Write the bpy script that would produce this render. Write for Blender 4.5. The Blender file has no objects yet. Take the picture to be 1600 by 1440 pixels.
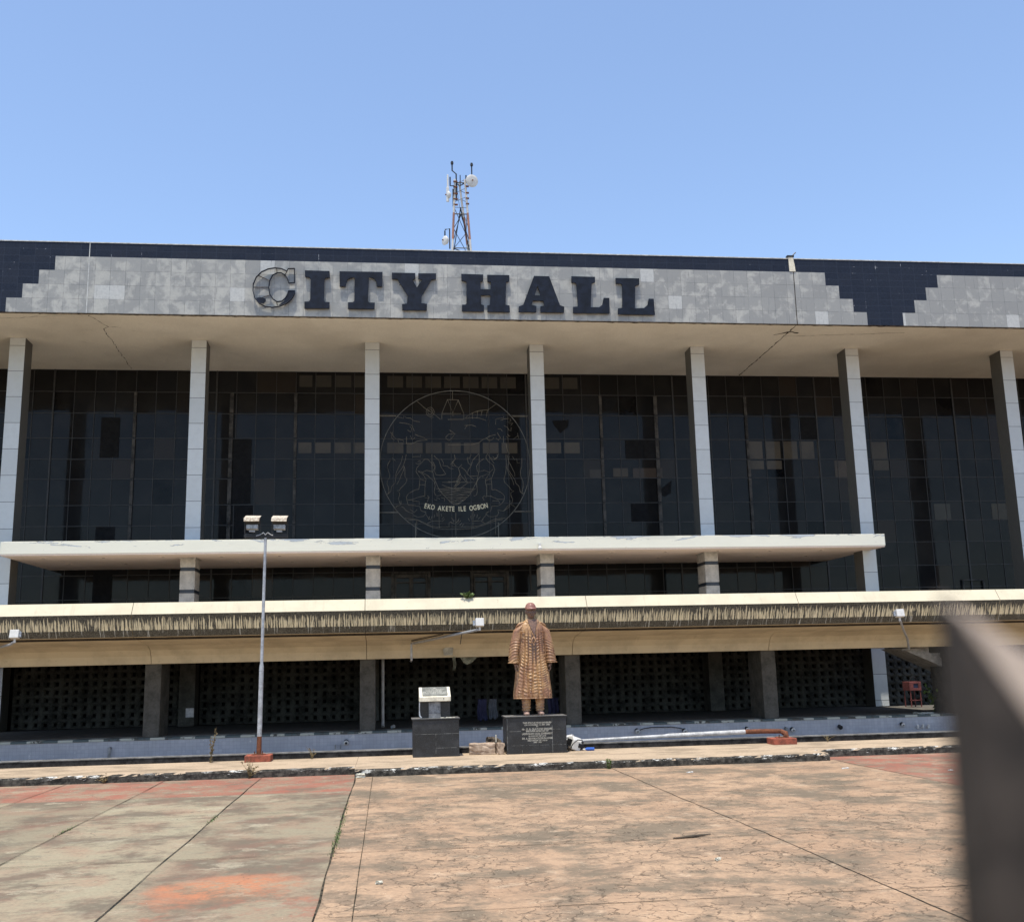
import bpy, bmesh, math, random
from mathutils import Vector, Matrix, Euler
random.seed(7)
D = bpy.data
scene = bpy.context.scene
col = scene.collection
# ---------------------------------------------------------------- camera
H = 2.0
cam_d = D.cameras.new("camera"); cam = D.objects.new("camera", cam_d); col.objects.link(cam)
_y, _p, _r, _f = 0.120213826, 0.192064684, -0.0233525273, 1643.3375
_cy, _sy = math.cos(_y), math.sin(_y)
_F = Vector((_sy*math.cos(_p), _cy*math.cos(_p), math.sin(_p)))
_R = Vector((_cy, -_sy, 0)); _U = _R.cross(_F)
_c, _s = math.cos(_r), math.sin(_r)
_R2 = _R*_c + _U*_s; _U2 = _U*_c - _R*_s
m = Matrix.Identity(4)
for i in range(3):
    m[i][0] = _R2[i]; m[i][1] = _U2[i]; m[i][2] = -_F[i]
m[2][3] = H
cam.matrix_world = m
cam_d.sensor_width = 36; cam_d.sensor_fit = 'HORIZONTAL'; cam_d.lens = 36*_f/1600
cam_d.clip_start = 0.02; cam_d.clip_end = 2000
cam_d.dof.use_dof = True; cam_d.dof.focus_distance = 30; cam_d.dof.aperture_fstop = 8.0
scene.camera = cam
scene.render.resolution_x = 1024; scene.render.resolution_y = 921
# ---------------------------------------------------------------- light
SUN_EL, SUN_AZ = math.radians(76.1), math.radians(205)      # azimuth clockwise from +Y
w = D.worlds.new("World"); scene.world = w; w.use_nodes = True
nt = w.node_tree; nt.nodes.clear()
out = nt.nodes.new("ShaderNodeOutputWorld"); bg = nt.nodes.new("ShaderNodeBackground"); sky = nt.nodes.new("ShaderNodeTexSky")
sky.sky_type = 'NISHITA'; sky.sun_disc = False; sky.sun_elevation = SUN_EL; sky.sun_rotation = SUN_AZ
sky.air_density = 1.0; sky.dust_density = 0.6; sky.ozone_density = 3.0; sky.altitude = 0
bg.inputs[1].default_value = 0.15
hs = nt.nodes.new('ShaderNodeHueSaturation'); hs.inputs['Saturation'].default_value = 0.95
nt.links.new(sky.outputs[0], hs.inputs['Color']); nt.links.new(hs.outputs[0], bg.inputs[0]); nt.links.new(bg.outputs[0], out.inputs[0])
sl = D.lights.new("sun", 'SUN'); sun = D.objects.new("sun", sl); col.objects.link(sun)
sl.energy = 3.3; sl.angle = math.radians(0.53); sl.color = (1.0, 0.945, 0.84)
to_sun = Vector((math.sin(SUN_AZ)*math.cos(SUN_EL), math.cos(SUN_AZ)*math.cos(SUN_EL), math.sin(SUN_EL)))
sun.rotation_euler = to_sun.to_track_quat('Z', 'Y').to_euler()
sun.location = (0, -20, 60)
scene.view_settings.view_transform = 'Standard'; scene.view_settings.look = 'None'
scene.view_settings.exposure = 0.72; scene.view_settings.gamma = 1
# ---------------------------------------------------------------- helpers
class MB:
    def __init__(s): s.v = []; s.f = []; s.m = []
    def add(s, vs, fs, mi=0, M=None):
        b = len(s.v)
        for v in vs:
            v = Vector(v)
            if M is not None: v = M @ v
            s.v.append(v)
        for f in fs: s.f.append([b+i for i in f]); s.m.append(mi)
    def box(s, x0, x1, y0, y1, z0, z1, mi=0, M=None):
        s.add([(x0,y0,z0),(x1,y0,z0),(x1,y1,z0),(x0,y1,z0),(x0,y0,z1),(x1,y0,z1),(x1,y1,z1),(x0,y1,z1)],
              [(0,3,2,1),(4,5,6,7),(0,1,5,4),(1,2,6,5),(2,3,7,6),(3,0,4,7)], mi, M)
    def prism(s, pts, ax, a, b, mi=0, M=None):
        """polygon pts extruded along axis ax ('x' 'y' 'z') from a to b"""
        n = len(pts)
        def mk(p, t):
            return {'x': (t, p[0], p[1]), 'y': (p[0], t, p[1]), 'z': (p[0], p[1], t)}[ax]
        vs = [mk(p, a) for p in pts] + [mk(p, b) for p in pts]
        fs = [tuple(range(n)), tuple(range(2*n-1, n-1, -1))] + [(i, i+n, (i+1) % n+n, (i+1) % n) for i in range(n)]
        s.add(vs, fs, mi, M)
    def tube(s, pts, r, n=8, mi=0, M=None, cap=True, closed=False):
        pts = [Vector(p) for p in pts]
        if not isinstance(r, (list, tuple)): r = [r]*len(pts)
        vs = []; fs = []; up = None
        L = len(pts)
        for i, p in enumerate(pts):
            if closed: d = pts[(i+1) % L]-pts[i-1]
            else: d = pts[min(i+1, L-1)]-pts[max(i-1, 0)]
            if d.length < 1e-9: d = Vector((0,0,1))
            d.normalize()
            if up is None: up = Vector((0,0,1)) if abs(d.z) < .9 else Vector((0,1,0))
            a = d.cross(up)
            if a.length < 1e-4: a = d.cross(Vector((1,0,0)))
            a.normalize(); b = a.cross(d); up = b
            for k in range(n):
                t = 2*math.pi*k/n
                vs.append(p+(a*math.cos(t)+b*math.sin(t))*r[i])
        for i in range(L if closed else L-1):
            j = (i+1) % L
            for k in range(n):
                fs.append((i*n+k, i*n+(k+1) % n, j*n+(k+1) % n, j*n+k))
        if cap and not closed:
            fs.append(tuple(range(n-1, -1, -1))); fs.append(tuple((L-1)*n+k for k in range(n)))
        s.add(vs, fs, mi, M)
    def loft(s, rings, mi=0, M=None, cap=True):
        n = len(rings[0]); vs = [v for r in rings for v in r]; fs = []
        for i in range(len(rings)-1):
            for k in range(n): fs.append((i*n+k, i*n+(k+1) % n, (i+1)*n+(k+1) % n, (i+1)*n+k))
        if cap:
            fs.append(tuple(range(n-1, -1, -1))); fs.append(tuple((len(rings)-1)*n+k for k in range(n)))
        s.add(vs, fs, mi, M)
    def ell(s, c, r, nu=16, nv=10, mi=0, M=None):
        rings = []
        c = Vector(c)
        for j in range(nv+1):
            ph = math.pi*(.02+.96*j/nv)-math.pi/2
            rings.append([c+Vector((r[0]*math.cos(ph)*math.cos(t), r[1]*math.cos(ph)*math.sin(t), r[2]*math.sin(ph))) for t in [2*math.pi*k/nu for k in range(nu)]])
        s.loft(rings, mi, M)
    def build(s, name, mats, parent=None, bevel=0, smooth=False, fix=True):
        me = D.meshes.new(name)
        me.from_pydata([tuple(v) for v in s.v], [], s.f)
        if not isinstance(mats, (list, tuple)): mats = [mats]
        for mm in mats: me.materials.append(mm)
        if len(mats) > 1:
            for p, i in zip(me.polygons, s.m): p.material_index = i
        if fix:
            bm = bmesh.new(); bm.from_mesh(me); bmesh.ops.recalc_face_normals(bm, faces=bm.faces); bm.to_mesh(me); bm.free()
        if smooth:
            for p in me.polygons: p.use_smooth = True
        o = D.objects.new(name, me); col.objects.link(o)
        if parent is not None: attach(o, parent)
        if bevel:
            b = o.modifiers.new("bevel", 'BEVEL'); b.width = bevel; b.segments = 2; b.limit_method = 'ANGLE'
        return o
def attach(o, p):
    o.parent = p
    if p.parent is None: o.matrix_parent_inverse = p.matrix_basis.inverted()
    else: o.matrix_parent_inverse = Matrix.Identity(4)
def tag(o, label=None, cat=None, group=None, kind=None):
    if label: o['label'] = label
    if cat: o['category'] = cat
    if group: o['group'] = group
    if kind: o['kind'] = kind
    return o
def thing(name, loc, label, cat, group=None):
    o = D.objects.new(name, None); col.objects.link(o); o.location = loc; o.empty_display_size = .2
    return tag(o, label, cat, group)
def copy_part(o, dx=0, dy=0, dz=0, parent='same'):
    c = o.copy(); col.objects.link(c); c.location = (o.location[0]+dx, o.location[1]+dy, o.location[2]+dz)
    for ch in list(o.children):
        g = ch.copy(); col.objects.link(g); g.parent = c
    return c
def text_mesh(txt, size, align='CENTER', extrude=0.0, bold=0.0):
    cu = D.curves.new("t", 'FONT'); cu.body = txt; cu.size = size; cu.align_x = align; cu.extrude = extrude; cu.offset = bold
    cu.resolution_u = 3
    o = D.objects.new("t", cu); col.objects.link(o)
    bpy.context.view_layer.update()
    me = D.meshes.new_from_object(o.evaluated_get(bpy.context.evaluated_depsgraph_get()))
    vs = [v.co.copy() for v in me.vertices]; fs = [tuple(p.vertices) for p in me.polygons]
    D.objects.remove(o); D.curves.remove(cu); D.meshes.remove(me)
    return vs, fs
def remeshed(mb, name, mats, parent, voxel, smooth_it=4, deform=None):
    o = mb.build(name, mats)
    r = o.modifiers.new("r", 'REMESH'); r.mode = 'VOXEL'; r.voxel_size = voxel; r.use_smooth_shade = True
    if smooth_it:
        sm = o.modifiers.new("s", 'SMOOTH'); sm.iterations = smooth_it; sm.factor = .5
    bpy.context.view_layer.update()
    me = D.meshes.new_from_object(o.evaluated_get(bpy.context.evaluated_depsgraph_get()))
    old = o.data; o.modifiers.clear(); o.data = me; D.meshes.remove(old); me.name = name
    for p in me.polygons: p.use_smooth = True
    if deform:
        for v in me.vertices: v.co = deform(v.co)
    if parent is not None: attach(o, parent)
    return o
# ---------------------------------------------------------------- materials
class NT:
    def __init__(s, name, rough=.7, spec=.3, metal=0):
        s.mat = D.materials.new(name); s.mat.use_nodes = True; s.t = s.mat.node_tree
        s.b = s.t.nodes['Principled BSDF']; s.b.inputs['Roughness'].default_value = rough
        s.b.inputs['Specular IOR Level'].default_value = spec; s.b.inputs['Metallic'].default_value = metal
        s.tc = s.t.nodes.new('ShaderNodeTexCoord')
        s.pos = s.tc.outputs['Object']
    def n(s, t): return s.t.nodes.new(t)
    def put(s, sock, v):
        if v is None: return
        if hasattr(v, 'default_value') or isinstance(v, bpy.types.NodeSocket): s.t.links.new(v, sock)
        elif isinstance(v, tuple) and len(v) == 3 and sock.type == 'RGBA': sock.default_value = (*v, 1)
        else: sock.default_value = v
    def math(s, op, a, b=None, c=None, clamp=False):
        n = s.n('ShaderNodeMath'); n.operation = op; n.use_clamp = clamp
        s.put(n.inputs[0], a); s.put(n.inputs[1], b); s.put(n.inputs[2], c); return n.outputs[0]
    def vm(s, op, a, b=None):
        n = s.n('ShaderNodeVectorMath'); n.operation = op; s.put(n.inputs[0], a); s.put(n.inputs[1], b); return n.outputs[0]
    def xyz(s, v=None):
        n = s.n('ShaderNodeSeparateXYZ'); s.put(n.inputs[0], v or s.pos); return n.outputs
    def comb(s, x=0., y=0., z=0.):
        n = s.n('ShaderNodeCombineXYZ'); s.put(n.inputs[0], x); s.put(n.inputs[1], y); s.put(n.inputs[2], z); return n.outputs[0]
    def scale(s, v, x, y, z): return s.vm('MULTIPLY', v, (x, y, z))
    def noise(s, scale=1., detail=4., rough=.55, v=None, dist=0., color=False):
        n = s.n('ShaderNodeTexNoise'); s.put(n.inputs['Vector'], v or s.pos); n.inputs['Scale'].default_value = scale
        n.inputs['Detail'].default_value = detail; n.inputs['Roughness'].default_value = rough; n.inputs['Distortion'].default_value = dist
        return n.outputs['Color' if color else 'Fac']
    def vor(s, scale=1., v=None, feature='F1', out='Distance', rand=1.):
        n = s.n('ShaderNodeTexVoronoi'); n.feature = feature; s.put(n.inputs['Vector'], v or s.pos)
        n.inputs['Scale'].default_value = scale; n.inputs['Randomness'].default_value = rand; return n.outputs[out]
    def white(s, v):
        n = s.n('ShaderNodeTexWhiteNoise'); s.put(n.inputs['Vector'], v); return n.outputs['Value']
    def mr(s, v, a, b, c=0., d=1., smooth=True):
        n = s.n('ShaderNodeMapRange'); n.interpolation_type = 'SMOOTHSTEP' if smooth else 'LINEAR'
        s.put(n.inputs[0], v); n.inputs[1].default_value = a; n.inputs[2].default_value = b; n.inputs[3].default_value = c; n.inputs[4].default_value = d
        return n.outputs[0]
    def mix(s, f, a, b, mode='MIX'):
        n = s.n('ShaderNodeMix'); n.data_type = 'RGBA'; n.blend_type = mode; n.clamp_factor = True
        s.put(n.inputs['Factor'], f)
        A = [i for i in n.inputs if i.name == 'A' and i.type == 'RGBA'][0]; B = [i for i in n.inputs if i.name == 'B' and i.type == 'RGBA'][0]
        s.put(A, a); s.put(B, b); return [o for o in n.outputs if o.type == 'RGBA'][0]
    def bump(s, h, strength=.3, dist=.01):
        n = s.n('ShaderNodeBump'); n.inputs['Strength'].default_value = strength; n.inputs['Distance'].default_value = dist
        s.put(n.inputs['Height'], h); s.t.links.new(n.outputs[0], s.b.inputs['Normal'])
    def line(s, x, period, width, off=0.):
        """1 on a joint line of given width every period"""
        a = s.math('DIVIDE', s.math('SUBTRACT', x, off), period)
        f = s.math('FRACT', a); f = s.math('ABSOLUTE', s.math('SUBTRACT', f, .5))
        return s.math('GREATER_THAN', f, .5-width/period/2)
    def col(s, c): s.put(s.b.inputs['Base Color'], c)
    def rough(s, c): s.put(s.b.inputs['Roughness'], c)
def simple(name, c, rough=.7, spec=.3, metal=0, var=.15, scale=6., bump=.15, tint=None, bd=.004):
    t = NT(name, rough, spec, metal)
    n = t.noise(scale, 5, .6)
    n2 = t.noise(scale*6, 3, .6)
    k = t.math('ADD', t.math('MULTIPLY', n, .7), t.math('MULTIPLY', n2, .3))
    c2 = tint or tuple(x*(1-2*var) for x in c)
    t.col(t.mix(t.mr(k, .35, .65), c2, tuple(min(1, x*(1+var)) for x in c)))
    if bump: t.bump(k, bump, bd)
    return t.mat
LETTERS={"I":[[[-2.714,15.004],[-1.904,14.998],[-1.889,14.775],[-2.036,14.757],[-2.07,14.695],[-2.076,13.984],[-2.049,13.918],[-1.894,13.917],[-1.891,13.705],[-2.708,13.681],[-2.711,13.916],[-2.557,13.928],[-2.527,13.99],[-2.515,14.704],[-2.569,14.77],[-2.702,14.786]]],"T":[[[-1.579,14.996],[-0.155,15.003],[-0.168,14.496],[-0.344,14.492],[-0.366,14.673],[-0.447,14.777],[-0.605,14.811],[-0.638,13.978],[-0.602,13.926],[-0.41,13.925],[-0.418,13.707],[-1.292,13.696],[-1.294,13.918],[-1.125,13.926],[-1.085,13.969],[-1.076,14.792],[-1.21,14.779],[-1.321,14.701],[-1.378,14.471],[-1.565,14.467]]],"Y":[[[0.152,14.986],[0.932,14.989],[0.94,14.782],[0.831,14.765],[0.984,14.485],[1.171,14.763],[1.031,14.784],[1.032,14.981],[1.629,14.994],[1.627,14.787],[1.476,14.769],[1.14,14.177],[1.13,13.939],[1.32,13.909],[1.309,13.69],[0.497,13.68],[0.488,13.889],[0.655,13.916],[0.679,14.193],[0.342,14.76],[0.152,14.77]]],"H":[[[2.479,14.994],[3.22,14.987],[3.216,14.754],[3.124,14.735],[3.119,14.467],[3.466,14.463],[3.476,14.73],[3.362,14.739],[3.356,14.979],[4.108,14.984],[4.108,14.766],[3.999,14.736],[3.959,13.928],[4.094,13.902],[4.1,13.676],[3.343,13.674],[3.341,13.889],[3.434,13.919],[3.451,14.258],[3.126,14.252],[3.131,13.924],[3.228,13.898],[3.224,13.678],[2.487,13.677],[2.49,13.902],[2.609,13.915],[2.642,13.961],[2.653,14.696],[2.61,14.735],[2.486,14.755]]],"A":[[[4.951,14.973],[5.473,14.973],[5.816,13.944],[5.962,13.896],[5.945,13.691],[5.14,13.683],[5.146,13.893],[5.289,13.924],[5.25,14.093],[4.9,14.098],[4.841,13.944],[5.004,13.901],[4.998,13.692],[4.399,13.681],[4.409,13.879],[4.557,13.939]],[[5.068,14.632],[5.162,14.285],[4.965,14.287]]],"L":[[[6.247,14.99],[7.063,14.984],[7.056,14.788],[6.938,14.756],[6.872,13.895],[7.166,13.9],[7.28,13.988],[7.334,14.235],[7.529,14.239],[7.517,13.689],[6.258,13.679],[6.265,13.895],[6.409,13.909],[6.432,13.944],[6.41,14.717],[6.367,14.762],[6.24,14.771]]],"M":[[[7.782,14.959],[8.607,14.965],[8.602,14.744],[8.454,14.701],[8.405,13.876],[8.725,13.899],[8.859,14.016],[8.909,14.236],[9.083,14.234],[9.094,13.664],[7.81,13.66],[7.819,13.866],[7.97,13.886],[8.007,14.721],[7.942,14.765],[7.785,14.751]]]}
LETTER_C={"outer":[[-3.047,15.068],[-3.259,15.059],[-3.293,14.968],[-3.48,15.054],[-3.679,15.078],[-3.899,15.035],[-4.116,14.926],[-4.287,14.733],[-4.374,14.495],[-4.377,14.26],[-4.315,14.027],[-4.179,13.842],[-3.981,13.738],[-3.74,13.71],[-3.5,13.751],[-3.282,13.858],[-3.131,14.002],[-3.046,14.168],[-3.026,14.287]],"inner":[[-3.047,15.068],[-3.044,14.57],[-3.229,14.552],[-3.262,14.669],[-3.344,14.824],[-3.477,14.902],[-3.61,14.904],[-3.762,14.815],[-3.846,14.624],[-3.872,14.388],[-3.836,14.153],[-3.732,13.991],[-3.59,13.9],[-3.437,13.926],[-3.321,14.045],[-3.253,14.188],[-3.237,14.282],[-3.026,14.287]],"fill1":[[-3.237,14.282],[-3.026,14.287],[-3.046,14.145],[-3.131,13.993],[-3.282,13.849],[-3.478,13.752],[-3.535,13.783],[-3.372,13.927],[-3.287,14.093]],"fill2":[[-4.266,14.018],[-4.118,14.04],[-3.964,13.996],[-3.95,13.916],[-4.026,13.821],[-4.158,13.842],[-4.247,13.934]],"ribs":[[[-4.223,14.805],[-3.868,14.638]],[[-4.362,14.392],[-3.872,14.402]],[[-4.27,13.971],[-3.836,14.13]],[[-3.612,13.899],[-3.588,13.782]],[[-3.635,15.079],[-3.619,14.913]],[[-3.387,14.799],[-3.293,14.968]]]}
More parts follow.
